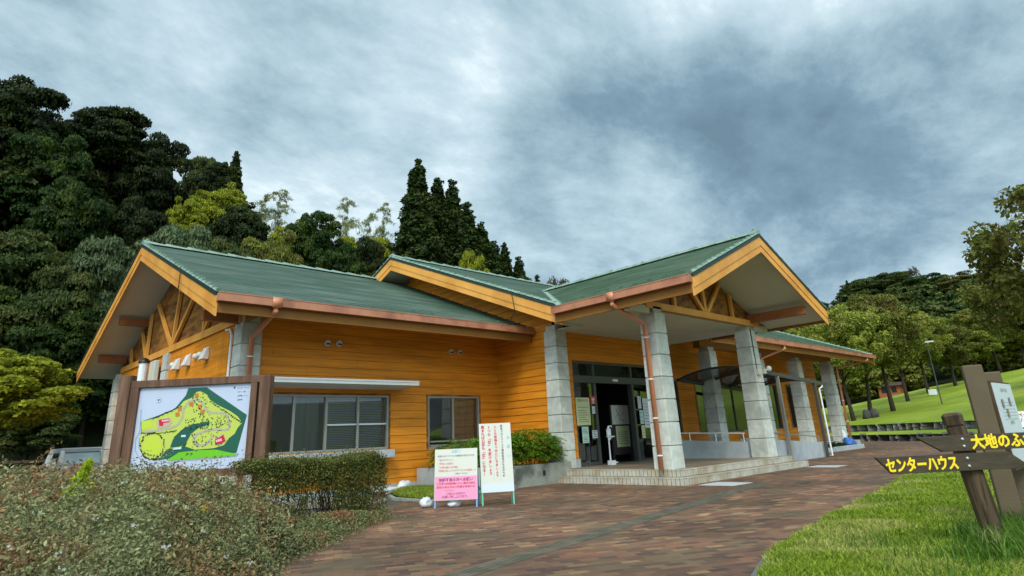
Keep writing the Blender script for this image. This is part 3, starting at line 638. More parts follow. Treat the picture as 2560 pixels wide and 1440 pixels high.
tiled(12.55, 8.0, 19.14, 12.10, -0.02, 0.15); tiled(12.90, 8.3, 18.83, 12.26, 0.15, 0.30)
mb = MB(); mb.box(18.83, 34.6, 11.7, 13.39, -0.02, 0.30); o = mb.build('veranda_floor', CONC, BLD)
LW = empty('low_wall', (18.1, 9.3, 0), 0, 'low rendered wall with a steel handrail beside the porch pillar and landing', 'wall')
mb = MB(); mb.hexa([(17.98, 9.2, .3), (18.14, 9.2, .3), (18.14, 11.7, .3), (17.98, 11.7, .3)], [(17.98, 9.2, .74), (18.14, 9.2, .74), (18.14, 11.7, .86), (17.98, 11.7, .86)]); mb.build('wall_body', CONC, LW)
mb = MB(); mb.tube([(18.06, 9.25, .98), (18.06, 11.6, 1.07)], 0.02, 8)
for y in (9.3, 10.2, 11.1): mb.tube([(18.06, y, .7), (18.06, y, .98+(y-9.25)*.038)], 0.016, 8)
mb.build('handrail', ALUW, LW)
RW = empty('ramp_wall', (18.6, 9.6, 0), 0, 'long sloping rendered wall of the ramp under the smoked canopy', 'wall')
mb = MB(); mb.hexa([(18.55, 9.5, -.05), (24.6, 9.5, -.05), (24.6, 9.66, -.05), (18.55, 9.66, -.05)], [(18.55, 9.5, .84), (24.6, 9.5, .48), (24.6, 9.66, .48), (18.55, 9.66, .84)]); mb.build('wall_body', CONC, RW)
mb = MB(); mb.hexa([(18.6, 9.66, .0), (25.4, 9.66, 0), (25.4, 11.7, 0), (18.6, 11.7, 0)], [(18.6, 9.66, .30), (25.4, 9.66, .02), (25.4, 11.7, .02), (18.6, 11.7, .30)]); mb.build('ramp_floor', CONC, RW)
mb = MB(); mb.tube([(18.7, 9.58, 1.06), (24.3, 9.58, .70)], 0.018, 8)
for x in (19.6, 21.8, 24.2): mb.tube([(x, 9.58, .5), (x, 9.58, 1.06-(x-18.7)*.0643)], 0.016, 8)
mb.build('handrail', ALU, RW)
CN = empty('ramp_canopy', (20.1, 9.4, 0), 0, 'smoked arched canopy on bronze posts sloping down over the ramp', 'canopy')
def arc(x, zb, n=10): return [(x, 9.4+3.05*k/n, zb+0.27*math.sin(math.pi*k/n)**0.85 if 0 < k < n else zb) for k in range(n+1)]
zc_ = lambda x: 2.88-(x-20.0)*0.058
for x in (20.0, 21.8, 23.6, 25.3):
    mb = MB(); pts = arc(x, zc_(x))
    for p, q in zip(pts, pts[1:]): mb.beam(p, q, 0.06, 0.075)
    mb.build('arched_rib', BRONZE, CN)
mb = MB(); n = 10
A, B = arc(20.0, zc_(20.0)+.04), arc(25.3, zc_(25.3)+.04)
mb.add(A+B, [(k, k+1, n+2+k, n+1+k) for k in range(n)]); mb.build('canopy_sheet', POLY, CN, smooth=True)
for y in (9.4, 12.45):
    mb = MB(); mb.beam((19.95, y, zc_(20.0)), (25.4, y, zc_(25.4)), 0.10, 0.11); mb.build('side_beam', BRONZE, CN)
for x in (21.25, 24.25):
    for y in (9.4,) : mb = MB(); mb.box(x-.045, x+.045, y-.05, y+.04, 0, zc_(x)); mb.build('post', BRONZE if x > 22 else ALU, CN)
mb = MB(); mb.tube([(24.95, 9.38, zc_(24.9)-.06), (24.9, 9.38, zc_(24.9)-.14), (24.5, 9.33, zc_(24.9)-.2), (24.48, 9.32, 0.03)], 0.03, 10); mb.build('rain_pipe', WHITE, CN)
mb = MB(); mb.box(24.36, 24.52, 9.3, 9.9, -.02, .46)
PL = empty('planter_wall', (10.1, 11.6, 0), 0, 'long concrete planter box with dark stains beside the entrance steps', 'planter')
mb = MB(); mb.box(10.1, 12.54, 11.75, 11.9, -.05, .50); mb.build('planter_front', CONCD, PL)
mb = MB(); mb.box(10.1, 10.24, 11.9, 14.6, -.05, .52); mb.build('planter_side', CONC, PL)
mb = MB(); mb.box(12.54, 13.1, 11.75, 12.0, -.05, .50); mb.build('planter_front', CONCD, PL)
mb = MB(); mb.box(10.24, 13.15, 11.9, 14.6, 0, .44); mb.build('planter_soil', M('planter_soil', (0.05, 0.04, 0.025), 0.95), PL)
mb = MB(); mb.box(12.0, 12.09, 11.742, 11.75, .22, .34); mb.build('drain_hole', BLACK, PL)
# white kerb bed beyond the ramp
KB = MB(); KB.box(26.0, 32.0, 10.7, 10.85, -.02, .18); tag(KB.build('kerb_bed', CONC, None, bevel=.01), 'low pale kerb of the narrow planting bed beyond the ramp', 'kerb')
# ================================================================== STANDS AND SIGNS
def aboard(label, P0, P1, H, leg, paint, build):
    P0, P1 = Vector((*P0, 0)), Vector((*P1, 0)); u = (P1-P0); w = u.length; u.normalize(); n = u.cross(Vector((0, 0, 1)))  # towards the reader
    n = Vector((u.y, -u.x, 0)); lean = (Vector((0, 0, 1))-n*0.17).normalized()
    root = empty('notice_stand', (P0+P1)/2, 0, label, 'notice stand')
    pn = Panel(P0, u, lean); t = 0.012
    leg_h = leg
    f = MB()
    for a in (0.005, w-0.03): pn.slab(f, a, a+.025, 0, H, -.03, -.004)
    pn.slab(f, 0.02, w-.02, H-.03, H-.005, -.03, -.004); pn.slab(f, 0.02, w-.02, leg_h, leg_h+.025, -.03, -.004)
    f.build('stand_frame', paint, root)
    b = MB(); back = -n*(0.34)
    top = [pn.p(.015, H-.02, -.03), pn.p(w-.015, H-.02, -.03)]
    for k, tp in enumerate(top): foot = (P0 if k == 0 else P1)+back+u*(.015 if k == 0 else -.015); b.beam(tp, foot, .022, .022)
    b.build('rear_leg', paint, root)
    bp = Panel(pn.p(0, leg_h, 0), u, lean); build(bp, w, H-leg_h, root)
    return root
def left_board(p, w, h, root):
    mb = MB(); p.slab(mb, 0, w, 0, h, -.004, .004); mb.build('board', PAPER, root)
    mb = MB(); p.rect(mb, .008, w-.008, .008, h*.455, .006); mb.build('pink_notice', PINK, root)
    mb = MB(); d = .009
    p.text(mb, 'お願い', w/2, h*.925, .060, d, 0, .001)
    mb.build('title_lettering', I_CYAN, root)
    mb = MB(); p.text(mb, '新型コロナウイルス感染拡大防止のため', w/2, h*.845, .036, d, fitw=w*.86); p.text(mb, 'ご協力ください', w*.62, h*.49, .036, d)
    mb.build('dark_lettering', I_BLACK, root)
    mb = MB()
    for k, s in enumerate(('「咳エチケット」', '「手洗いの励行」', '「三密を避ける行動」')): p.text(mb, s, .05, h*(.765-.073*k), .042, d, align='LEFT')
    p.text(mb, '「密接に話したりせずマスクの着用」に', w/2+.01, h*.553, .040, d, fitw=w*.88); mb.build('red_lettering', I_RED, root)
    mb = MB(); d = .011
    p.text(mb, '体調不良の方へお願い', w/2, h*.365, .062, d, 0, .0012, fitw=w*.80); 
    p.text(mb, 'ご協力とお声がけ', w/2, h*.105, .045, d); p.text(mb, 'お願い申し上げます。', w/2, h*.045, .050, d, fitw=w*.6); mb.build('magenta_lettering', I_MAG, root)
    mb = MB(); p.text(mb, 'ご来園と利用施設への入場をお控え', w/2, h*.30, .044, d, 0, .0006, fitw=w*.9); p.text(mb, '症状のある方はご利用を見合わせ', w/2, h*.235, .042, d, 0, .0006, fitw=w*.88); p.text(mb, 'てください', w*.35, h*.175, .036, d); mb.build('red_lettering', I_RED, root)
def right_board(p, w, h, root):
    mb = MB(); p.slab(mb, 0, w, 0, h, -.004, .004); mb.build('board', PAPER, root)
    mb = MB(); p.rect(mb, .004, w-.004, .004, h*.125, .006); mb.build('blank_strip', PAPERW, root)
    V = lambda s: '\n'.join(s)
    def col(mb, s, cx, ytop, ybot, size, bold=0.0):
        n = len(s); pitch = (ytop-ybot)/n
        for k, ch in enumerate(s):
            if ch == ' ': continue
            p.text(mb, ch, cx, ytop-pitch*(k+.80), size, .009, 0, bold)
    mb = MB(); col(mb, '集まれば公園も﹁密﹂になる!', w*.115, h*.97, h*.235, .066, .0016); col(mb, '3つの﹁密﹂を避けましょう', w*.31, h*.97, h*.235, .066, .0016); col(mb, '人との距離を十分に保ちましょう', w*.51, h*.97, h*.205, .060, .0012); mb.build('red_lettering', I_RED, root)
    mb = MB(); col(mb, '新型コロナウイルス感染症拡大防止のため', w*.71, h*.975, h*.205, .046, .0004); mb.build('dark_lettering', I_BLACK, root)
    mb = MB()
    for k, ch in enumerate('お願い'): p.text(mb, ch, w*.905, h*(.76-.135*k), .070, .009, 0, .001)
    mb.build('title_lettering', I_CYAN, root)
    mb = MB(); 
    for a in (.41, .61): p.rect(mb, w*a, w*a+.002, h*.16, h*.97, .007)
    mb.build('rule_line', M('grey_rule', (.3, .3, .28)), root)
BLUEP = M('pale_blue_paint', (0.16, 0.32, 0.55), 0.4); GREENP = M('mint_green_paint', (0.12, 0.42, 0.28), 0.4)
aboard('short white and pink notice stand with pale blue legs', (7.26, 9.95), (7.82, 9.37), 1.03, .13, BLUEP, left_board)
aboard('tall narrow cream notice stand with vertical red writing and green legs', (7.93, 9.38), (8.43, 9.02), 1.47, .22, GREENP, right_board)
# ---- map board
WOODD = M('dark_brown_timber', (0.105, 0.052, 0.030), 0.7, 0.25, vary=0.3, vscale=3, stretch=(6, 6, .6), col2=(0.16, 0.085, 0.05), c2scale=2, bump=0.2, bscale=30)
def lin(c): return tuple(.74*((v/255+.055)/1.055)**2.4 for v in c)
TL, TR = Vector((2.50, 11.08, 0)), Vector((3.75, 9.87, 0))
MBR = empty('map_board', (TL+TR)/2, 0, 'brown timber frame holding the painted park map above the shrubs', 'map board')
u = (TR-TL).normalized(); BW = (TR-TL).length; BZ0, BZ1 = 0.93, 2.16; pn = Panel(TL+Vector((0, 0, BZ0)), u, (0, 0, 1)); BH = BZ1-BZ0
for a, hh, e in ((-.30, .20, 0), (BW+.14, .10, 0)):
    mb = MB(); pn.slab(mb, a, a+.17, -BZ0, BH+hh, -.09, .07); mb.build('post', WOODD, MBR, bevel=.008)
mb = MB(); pn.slab(mb, -.13, BW+.14, BH, BH+.11, -.05, .05); pn.slab(mb, -.13, 0, -.0, BH, -.05, .05); pn.slab(mb, BW, BW+.10, 0, BH, -.05, .05); pn.slab(mb, -.13, BW+.14, -.11, 0, -.05, .05); mb.build('frame', WOODD, MBR, bevel=.006)
mb = MB(); pn.slab(mb, 0, BW, 0, BH, -.02, .0); mb.build('panel', ink('map_white', lin((205, 215, 235)), .3), MBR)
def mp_(x, y):
    v = (y-35-.022*(x-170))/1290; l, r = 170-175*v, 1970-110*v; return ((x-l)/(r-l)*BW, (1-v)*BH)
def mpoly(mb, pts, d): pn.poly(mb, [mp_(*q) for q in pts][::-1], d)
def mk(name, col, d, polys):
    im = ink(name, lin(col), .35)
    for q in polys: mb = MB(); mpoly(mb, q, d); mb.build(name, im, MBR)
mk('dark_green_area', (38, 100, 78), .002, [[(940, 90), (1235, 95), (1885, 575), (1720, 1140), (700, 1150), (400, 1170), (230, 1110), (150, 960), (150, 820), (180, 760), (180, 560), (440, 490), (560, 450), (720, 400), (900, 200)]])
mk('yellow_green_area', (205, 218, 95), .004, [[(1075, 160), (1130, 150), (1240, 210), (1290, 300), (1420, 390), (1620, 500), (1740, 590), (1810, 690), (1740, 760), (1690, 850), (1600, 910), (1520, 1010), (1360, 1045), (1060, 1050), (900, 990), (930, 930), (800, 1010), (640, 1000), (560, 1050), (500, 1130), (330, 1140), (210, 1060), (160, 960), (160, 790), (200, 745), (190, 560), (440, 520), (560, 470), (760, 400), (870, 290), (1010, 240)]])
mk('bright_green_strip', (120, 205, 40), .006, [[(630, 1160), (800, 1070), (1100, 1060), (1400, 1070), (1620, 1130), (1720, 1150), (1715, 1180), (620, 1185)]])
mk('round_lawn', (208, 225, 70), .006, [[(370+150*math.cos(t*.4), 945+160*math.sin(t*.4)) for t in range(16)], [(190, 560), (355, 540), (360, 670), (190, 685)]])
mb = MB()
def way(pts, w, d=.0065):
    for (a, b), (c, e) in zip(pts, pts[1:]):
        L_ = math.hypot(c-a, e-b) or 1; nx, ny = -(e-b)/L_*w/2, (c-a)/L_*w/2; mpoly(mb, [(a+nx, b+ny), (c+nx, e+ny), (c-nx, e-ny), (a-nx, b-ny)][::-1] if True else [], d)
way([(150, 725), (450, 715), (680, 690), (790, 640), (850, 540), (870, 400), (960, 300), (1080, 270), (1170, 330), (1230, 440), (1300, 500), (1500, 520), (1580, 580), (1610, 690), (1590, 780), (1450, 770), (1300, 760), (1080, 810), (1030, 900), (1090, 990), (1240, 980), (1350, 850)], 34)
mb.build('painted_path', ink('painted_path', lin((188, 186, 160)), .35), MBR)
mk('pond', (32, 96, 82), .008, [[(655, 990), (700, 870), (830, 740), (1010, 655), (1150, 650), (1285, 630), (1285, 680), (1110, 720), (990, 800), (900, 960), (790, 985)]])
mk('painted_plaza', (215, 180, 165), .0075, [[(440, 560), (640, 530), (690, 600), (640, 665), (450, 690)], [(1380, 900), (1500, 840), (1560, 940), (1440, 1020)]])
mk('red_building', (215, 40, 55), .009, [[(470, 550), (640, 545), (640, 600), (545, 610), (540, 655), (480, 650)], [(1375, 930), (1480, 870), (1510, 845), (1545, 950), (1480, 985), (1380, 1000)]])
mk('pink_roof', (245, 190, 205), .0105, [[(520, 560), (635, 558), (635, 585), (525, 588)], [(1390, 925), (1485, 905), (1490, 945), (1395, 960)]])
mk('orange_hut', (215, 130, 50), .009, [[(x-32, y-32), (x+32, y-34), (x+34, y+30), (x-30, y+32)] for x, y in ((1075, 215), (990, 345), (805, 410), (768, 490), (1125, 395), (1170, 475))])
mk('white_pavilion', (215, 235, 230), .0105, [[(835, 812), (910, 815), (905, 845), (832, 843)], [(700, 1000), (840, 995), (838, 1025), (700, 1025)]])
rg = random.Random(3); mb = MB()
def mdot(x, y, r):
    a, b = mp_(x, y); pn.disc(mb, a, b, r/1290*BH, .010, n=6, ra=r/1290*BH*.9)
for k in range(46): t = k/46*2*math.pi; mdot(370+190*math.cos(t)+rg.uniform(-12, 12), 945+195*math.sin(t)+rg.uniform(-12, 12), rg.uniform(9, 16))
for k in range(26): mdot(200+k*22, 755-((k-13)**2)*.12+rg.uniform(-8, 8), rg.uniform(8, 13)); mdot(380+k*18, 530-k*6.5+rg.uniform(-10, 10), rg.uniform(8, 14))
for k in range(120): mdot(rg.uniform(900, 1640), rg.uniform(560, 760), rg.uniform(6, 12))
for k in range(60): mdot(rg.uniform(1000, 1500), rg.uniform(760, 1010), rg.uniform(6, 12))
for k in range(45): mdot(rg.uniform(1000, 1280), rg.uniform(180, 560), rg.uniform(6, 13))
for k in range(40): mdot(1290+k*13, 320+k*9.3+rg.uniform(-10, 10), rg.uniform(7, 12)); mdot(720+k*5, 840-k*4, 6)
mb.build('painted_tree', ink('painted_tree', lin((40, 62, 40)), .4), MBR)
mb = MB(); a, b = mp_(465, 245); pn.disc(mb, a, b, .040, .004, n=24); mb.build('compass_ring', ink('ring_grey', lin((150, 160, 185))), MBR)
mb = MB(); pn.disc(mb, a, b, .036, .006, n=24); mb.build('compass_face', ink('compass_white', lin((215, 222, 240))), MBR)
mb = MB(); pn.poly(mb, [(a-.026, b+.004), (a+.024, b+.018), (a+.008, b), (a+.012, b-.02)][::-1], .008); 
for k, s in enumerate(('センターハウス', 'コテージ棟', '炊事棟 トイレ', '駐車場')):
    a, b = mp_(1730, 140+62*k); pn.text(mb, s, a, b-.012, .026, .004, align='LEFT')
mb.build('legend_lettering', ink('map_ink', lin((60, 65, 90))), MBR)
mb = MB(); a, b = mp_(1685, 132); pn.disc(mb, a, b, .016, .004); mb.build('legend_symbol', ink('map_blue', lin((60, 75, 160))), MBR)
mb = MB(); way([(185, 370), (160, 720), (100, 830), (95, 1000), (160, 1110), (290, 1185), (400, 1210), (1720, 1190), (1740, 1170)], 14, .003); mb.build('painted_border', ink('painted_border', lin((165, 175, 190))), MBR)
# ---- finger post
WOODP = M('weathered_brown_post', (0.085, 0.055, 0.030), 0.75, 0.2, vary=0.35, vscale=4, stretch=(7, 7, .7), col2=(0.030, 0.020, 0.012), c2scale=3, c2lo=.5, c2hi=.62, bump=0.3, bscale=25)
WOODG = M('grey_brown_board', (0.060, 0.045, 0.028), 0.7, 0.2, vary=0.3, vscale=4, stretch=(1.2, 1.2, 6), bump=0.2, bscale=30)
YEL = ink('yellow_lettering', (0.86, 0.60, 0.02)); STEEL = M('bolt_steel', (.55, .55, .52), .3, metal=.7)
FP0 = Vector((6.895, 1.495, 0)); FP = empty('finger_post', FP0, 0, 'weathered finger post with yellow writing on two pointed boards', 'signpost')
ur = Vector((0.72, -0.694, 0)).normalized(); fp = Panel(FP0, ur, (0, 0, 1))
mb = MB()
def ngon(r, z0, z1, n=10, r2=None):
    r2 = r2 or r; b0 = []
    lean_ = lambda z: FP0+ur*(.10*(.9-z))+Vector((0, 0, z))
    mb.tube([lean_(z0), lean_(z1)], [r, r2], n)
ngon(.088, -.1, 1.00); ngon(.078, 1.00, 1.07, r2=.078); ngon(.066, 1.07, 1.085, r2=.066); ngon(.082, 1.085, 1.165, r2=.086); ngon(.086, 1.165, 1.185, r2=.06)
mb.build('post', WOODP, FP)
def arm(z0, z1, a0, a1, pts, th, d, txt, ta, tw, name='arm'):
    mb = MB(); q = [fp.p(a, b, d) for a, b in pts]; mb.prism(q, -fp.n*th); o = mb.build(name, WOODG, FP, bevel=.003)
    tb = MB(); fp.text(tb, txt, ta, (z0+z1)/2-.045, .125, d+.0035, 0, .0036, align='LEFT', fitw=tw); fp.text(tb, txt, ta+.0035, (z0+z1)/2-.042, .125, d+.0045, 0, .0030, align='LEFT', fitw=tw); tb.build('yellow_lettering', YEL, o)
    sb = MB()
    for b in (.28, .72): p = fp.p(-.07, z0+(z1-z0)*b, d); sb.ball(p, .014, 10, 5, (1, 1, 1))
    sb.build('bolt', STEEL, o)
arm(.70, .845, -.80, .42, [(-.74, .705), (.47, .705), (.30, .845), (-.86, .845)][::1], .035, .125, 'センターハウス', -.79, .62)
arm(.865, 1.0, -.44, 1.3, [(-.26, .865), (1.25, .865), (1.37, .93), (1.25, .995), (-.47, .995)], .035, .125, '大地のふれあい広場', -.005, 1.03)
# ---- information board on two slab posts
SLAB = M('brown_slab_post', (0.115, 0.085, 0.050), 0.75, 0.2, vary=0.1, vscale=4, bump=0.15, bscale=60)
IB = empty('information_board', (8.45, 1.55, 0), 0, 'brown information board on slab posts behind the finger post', 'information board')
ip = Panel((8.24, 1.52, 0), (1, 0, 0), (0, 0, 1))
for a, hh in ((0, 1.67), (.90, 1.63)):
    mb = MB(); c = ip.p(a, 0, 0); mb.obox(c+Vector((0, 0, hh/2)), (.05, .018, 0), (-.03, .085, 0), (0, 0, hh/2)); mb.build('slab_post', SLAB, IB, bevel=.012)
mb = MB(); ip.slab(mb, .05, 1.06, .60, 1.50, .095, .12); mb.build('back_board', WOODP, IB)
mb = MB(); ip.slab(mb, .07, 1.04, .90, 1.48, .12, .132); ip.slab(mb, .15, 1.04, .66, .86, .12, .132); mb.build('poster', PAPERW, IB)
mb = MB()
for k, (b, s) in enumerate(((1.36, '公園利用のご案内'), (1.02, '施設案内図'))): ip.text(mb, s, .55, b+.03, .045, .135, align='CENTER')
for k in range(6): ip.rect(mb, .20, .92, 1.10+.035*k, 1.103+.035*k, .135)
mb.build('dark_lettering', ink('grey_print', (.22, .24, .26)), IB)
mb = MB()
for a, b in ((.16, 1.22), (.30, 1.12), (.56, 1.24)): ip.rect(mb, a+.1, a+.2, b, b+.09, .138)
mb.build('photo_strip', ink('photo_brown', (.25, .2, .16)), IB)
NB = empty('notice_board', (10.2, 1.4, 0), 0, 'white notice board with red heading at the edge behind the information board', 'notice board')
np_ = Panel((9.93, 1.55, 0), (0.75, -0.66, 0), (0, 0, 1))
mb = MB(); np_.slab(mb, 0, .62, .86, 1.18, -.02, 0); mb.build('board', WHITE, NB)
mb = MB()
for a in (.05, .53): np_.slab(mb, a, a+.04, 0, .86, -.02, .0)
mb.build('post', SLAB, NB)
mb = MB(); np_.text(mb, 'ペットの散歩は', .31, 1.115, .055, .004, 0, .001, fitw=.5); np_.text(mb, 'リードをつけて', .31, 1.06, .05, .004, 0, .001, fitw=.5); mb.build('red_lettering', I_RED, NB)
mb = MB(); a, b = .09, .92
np_.disc(mb, a, b, .035, .004); mb.build('blue_symbol', ink('symbol_blue', (.03, .06, .3)), NB)
mb = MB(); np_.disc(mb, a, b, .022, .006); mb.build('symbol_centre', PAPERW, NB)
mb = MB(); np_.poly(mb, [(.06, .98), (.12, 1.0), (.16, 1.02), (.15, .99), (.10, .975)][::-1], .004); mb.build('dark_symbol', I_BLACK, NB)
# ---- posters on the door glass (papers taped on: things of their own)
def poster(label, x0, x1, z0, z1, mat, y, lines=(), inkm=I_BLACK, cat='poster', group='papers taped to the entrance glass', hd=None, nm='poster'):
    p = Panel((x0, y, z0), (1, 0, 0), (0, 0, 1)); w, h = x1-x0, z1-z0
    mb = MB(); p.slab(mb, 0, w, 0, h, -.003, 0); o = mb.build(nm, mat); tag(o, label, cat, group)
    mb = MB()
    if hd: p.text(mb, hd, w/2, h*.86, w*.13, .002, 0, .0008, fitw=w*.8)
    for k, b in enumerate(lines): p.rect(mb, w*.12, w*(.88-.12*(k % 3)), h*b, h*b+.012, .002)
    if mb.v: mb.build('lettering', inkm, o)
    return o
yd = 12.20
poster('large pale yellow notice on the left door glass', 13.98, 14.60, 1.42, 2.20, PAPERG, yd, (.12, .2, .28, .36, .44, .52, .64), hd='ご利用のみなさまへ')
poster('small red heart sign on the left door glass', 14.66, 14.88, 2.02, 2.24, I_RED, yd, nm='sign', cat='sign')
o = SC.objects['sign']; p = Panel((14.66, yd-.002, 2.02), (1, 0, 0), (0, 0, 1)); mb = MB(); p.disc(mb, .08, .13, .035, .003); p.disc(mb, .14, .13, .035, .003); p.poly(mb, [(.048, .12), (.11, .055), (.172, .12)], .003); p.text(mb, 'AED', .11, .012, .055, .003, 0, .001); mb.build('white_heart', WHITE, o)
poster('two pale blue sheets low on the left door glass', 14.17, 14.46, .93, 1.38, PAPERB, yd, (.1, .2, .3, .6, .7, .8))
poster('small square white sheet beside the door post', 14.62, 14.86, 1.05, 1.27, PAPERW, yd, (.2, .4, .6, .8))
poster('small upper white sheet under the red heart sign', 14.70, 14.84, 1.74, 1.95, PAPERW, yd, (.3, .6))
poster('tall narrow white sheet at the top of the right door glass', 17.02, 17.20, 1.88, 2.26, PAPERW, yd, (.2, .4, .6, .8))
poster('long white sheet beside the leaning downpipe pillar', 17.28, 17.60, 1.28, 2.20, PAPERW, yd, (.1, .2, .3, .4, .5, .6, .7, .8))
poster('green sheet below the narrow white sheet on the right glass', 17.06, 17.25, 1.40, 1.83, PAPERB, yd, (.2, .5, .8))
poster('yellow sheet lowest on the right door glass', 17.08, 17.26, 0.97, 1.36, PAPERG, yd, (.2, .4, .6, .8))
OB = empty('inner_notice_stand', (16.8, 12.95, .3), 0, 'dark stand with a map poster and a yellow notice inside the doorway', 'notice stand')
mb = MB(); mb.box(16.5, 17.5, 12.95, 12.99, .5, 2.05); mb.box(16.5, 16.55, 12.95, 13.01, .3, .5); mb.box(17.45, 17.5, 12.95, 13.01, .3, .5); mb.build('stand_board', DARKROOM, OB)
p = Panel((16.5, 12.94, -.12), (1, 0, 0), (0, 0, 1))
mb = MB(); p.slab(mb, .05, .95, 1.55, 2.15, 0, .004); mb.build('map_poster', PAPER, OB)
mb = MB()
for q in (((.2, 1.75), (.4, 1.9), (.5, 1.8), (.8, 2.0)), ((.3, 2.05), (.45, 1.7), (.7, 1.65))):
    for a_, b_ in zip(q, q[1:]): mb.beam(p.p(*a_, .007), p.p(*b_, .007), .012, .002, (0, 1, 0))
for k in range(6): p.rect(mb, .28, .82, .95+.07*k, .965+.07*k, .008)
mb.build('printed_lines', I_BLACK, OB)
mb = MB(); p.slab(mb, .2, .9, .85, 1.5, 0, .004); mb.build('yellow_notice', PAPERG, OB)
# ---- hand sanitiser stand in the doorway
HS = empty('sanitiser_stand', (15.02, 11.9, .3), 0, 'white foot-operated hand sanitiser stand in front of the open door', 'sanitiser stand')
mb = MB(); mb.tube([(14.98, 11.9, .31), (14.98, 11.9, 1.15)], .022, 8); mb.build('pole', WHITE, HS)
mb = MB(); mb.box(14.90, 15.07, 11.78, 11.95, .30, .42); mb.box(15.07, 15.25, 11.84, 11.89, .34, .37); mb.build('foot_pedal', WHITE, HS)
mb = MB(); mb.box(14.95, 15.20, 11.84, 11.96, 1.06, 1.09); mb.prism([(15.0, 11.9, .95), (15.2, 11.9, 1.07), (15.0, 11.9, 1.07)], (0, .02, 0)); mb.build('bracket', WHITE, HS)
mb = MB(); mb.tube([(14.98, 11.88, 1.10), (14.98, 11.88, 1.28), (14.98, 11.88, 1.31), (14.98, 11.88, 1.36)], [.065, .068, .03, .03], 12); mb.tube([(14.98, 11.88, 1.36), (15.10, 11.86, 1.37), (15.11, 11.86, 1.33)], .018, 8); mb.build('pump_bottle', WHITE, HS)
# ---- fliers in the office window, bags
o = poster('small red and white flier in the corner of the office window', 5.93, 6.08, 1.12, 1.34, PAPERW, 14.66, (), group=None, nm='flier', cat='flier')
mb = MB(); p = Panel((5.93, 14.655, 1.12), (1, 0, 0), (0, 0, 1)); p.rect(mb, .0, .15, .0, .10, .001); p.rect(mb, .0, .15, .17, .22, .001); p.text(mb, '募集', .075, .12, .05, .001); mb.build('red_print', I_RED, o)
def sack(name, label, c, sc, mat, seed, cat='bag', rz=0):
    rg = random.Random(seed); mb = MB(); mb.ball((0, 0, 0), 1, 18, 12)
    import mathutils
    vs = []
    for v in mb.v:
        q = Vector(v); nz = mathutils.noise.noise(q*1.7+Vector((seed, 0, 0)))*.32+mathutils.noise.noise(q*4+Vector((0, seed, 0)))*.13
        q = q*(1+nz); q.z = max(q.z, -.75); vs.append((q.x*sc[0], q.y*sc[1], (q.z+.75)*sc[2]))
    mb.v = vs; o = mb.build(name, mat, None, smooth=True, local=True); o.location = c; o.rotation_euler = (0, 0, rz); return tag(o, label, cat)
SACKM = M('white_plastic_sack', (.62, .64, .66), .4, .5, vary=.12, vscale=6, bump=.4, bscale=12)
sack('sack', 'flat white plastic sheet bundled at the foot of the orange wall', (9.0, 14.35, .02), (.50, .15, .07), SACKM, 4, 'sheet', rz=.1)
sack('sack', 'plump white sack leaning against the orange wall', (9.62, 14.45, .03), (.24, .12, .13), SACKM, 9, rz=.2)
sack('sandbag', 'white sandbag on the feet of the pink notice stand', (7.62, 9.80, .005), (.13, .09, .07), SACKM, 2, 'sandbag')
sack('sandbag', 'round white weight behind the left leg of the pink notice stand', (7.30, 10.25, .005), (.12, .10, .10), SACKM, 7, 'sandbag')
TARPB = M('blue_tarp', (.03, .12, .38), .45, .4, vary=.3, vscale=5, bump=.4, bscale=10)
sack('blue_bag', 'crumpled blue bag at the foot of the end pillar', (32.5, 11.5, .0), (.30, .28, .27), TARPB, 5)
sack('clear_bag', 'tall white plastic bag standing on the blue bag', (32.7, 11.75, .2), (.13, .12, .34), SACKM, 6)
mb = MB(); mb.box(7.6, 10.05, 14.33, 14.43, 0, .03); o = mb.build('blue_edging', M('pale_blue_strip', (.20, .33, .42), .5), None); tag(o, 'thin pale blue strip lying along the wall footing', 'strip')
# ================================================================== GROUND
def lerp_tab(tab, a):
    if a <= tab[0][0]: return tab[0][1]
    for (x0, y0), (x1, y1) in zip(tab, tab[1:]):
        if a <= x1: return y0+(y1-y0)*(a-x0)/(x1-x0)
    return tab[-1][1]
HILLC = [(-60, 22), (-10, 26), (0, 26), (8, 25), (14, 19), (18, 18), (23, 15), (33, 12), (40, 9), (46, 5.5), (52, 3), (60, 2)]
LAWNT = [(55, 2.0), (62, 2.4), (71, 3.4), (75, 4.4), (83, 6.6), (90, 8.5), (120, 10)]
FARC = [(55, 10), (62, 20), (68, 25), (75, 27), (83, 27), (95, 30), (130, 30)]
sstep = lambda t: (lambda u: u*u*(3-2*u))(min(1, max(0, t)))
R1 = lambda az: min(47, max(28, 45.8-(az-71)*1.06))
def terr(r, az):
    """ground height at distance r (m) and compass angle az (degrees from +Y)"""
    left = 0.0
    if az < 66 and r > 43: left = lerp_tab(HILLC, az)*sstep((r-43)/26)*sstep((66-az)/8)
    right = 0.0
    if az > 56:
        k = sstep((az-56)/8); dr = r-R1(az)
        if dr > 0: right = .36+.02*dr if dr < 6 else .92+(lerp_tab(LAWNT, az)-.92)*min(1, (dr-6)/max(1, 95-R1(az)-6))
        right *= k
        if r > 110: right += (lerp_tab(FARC, az)-right)*sstep((r-110)/80)*k
    return max(left, right)
def T(x, y): return terr(math.hypot(x, y), math.degrees(math.atan2(x, y)))
import mathutils
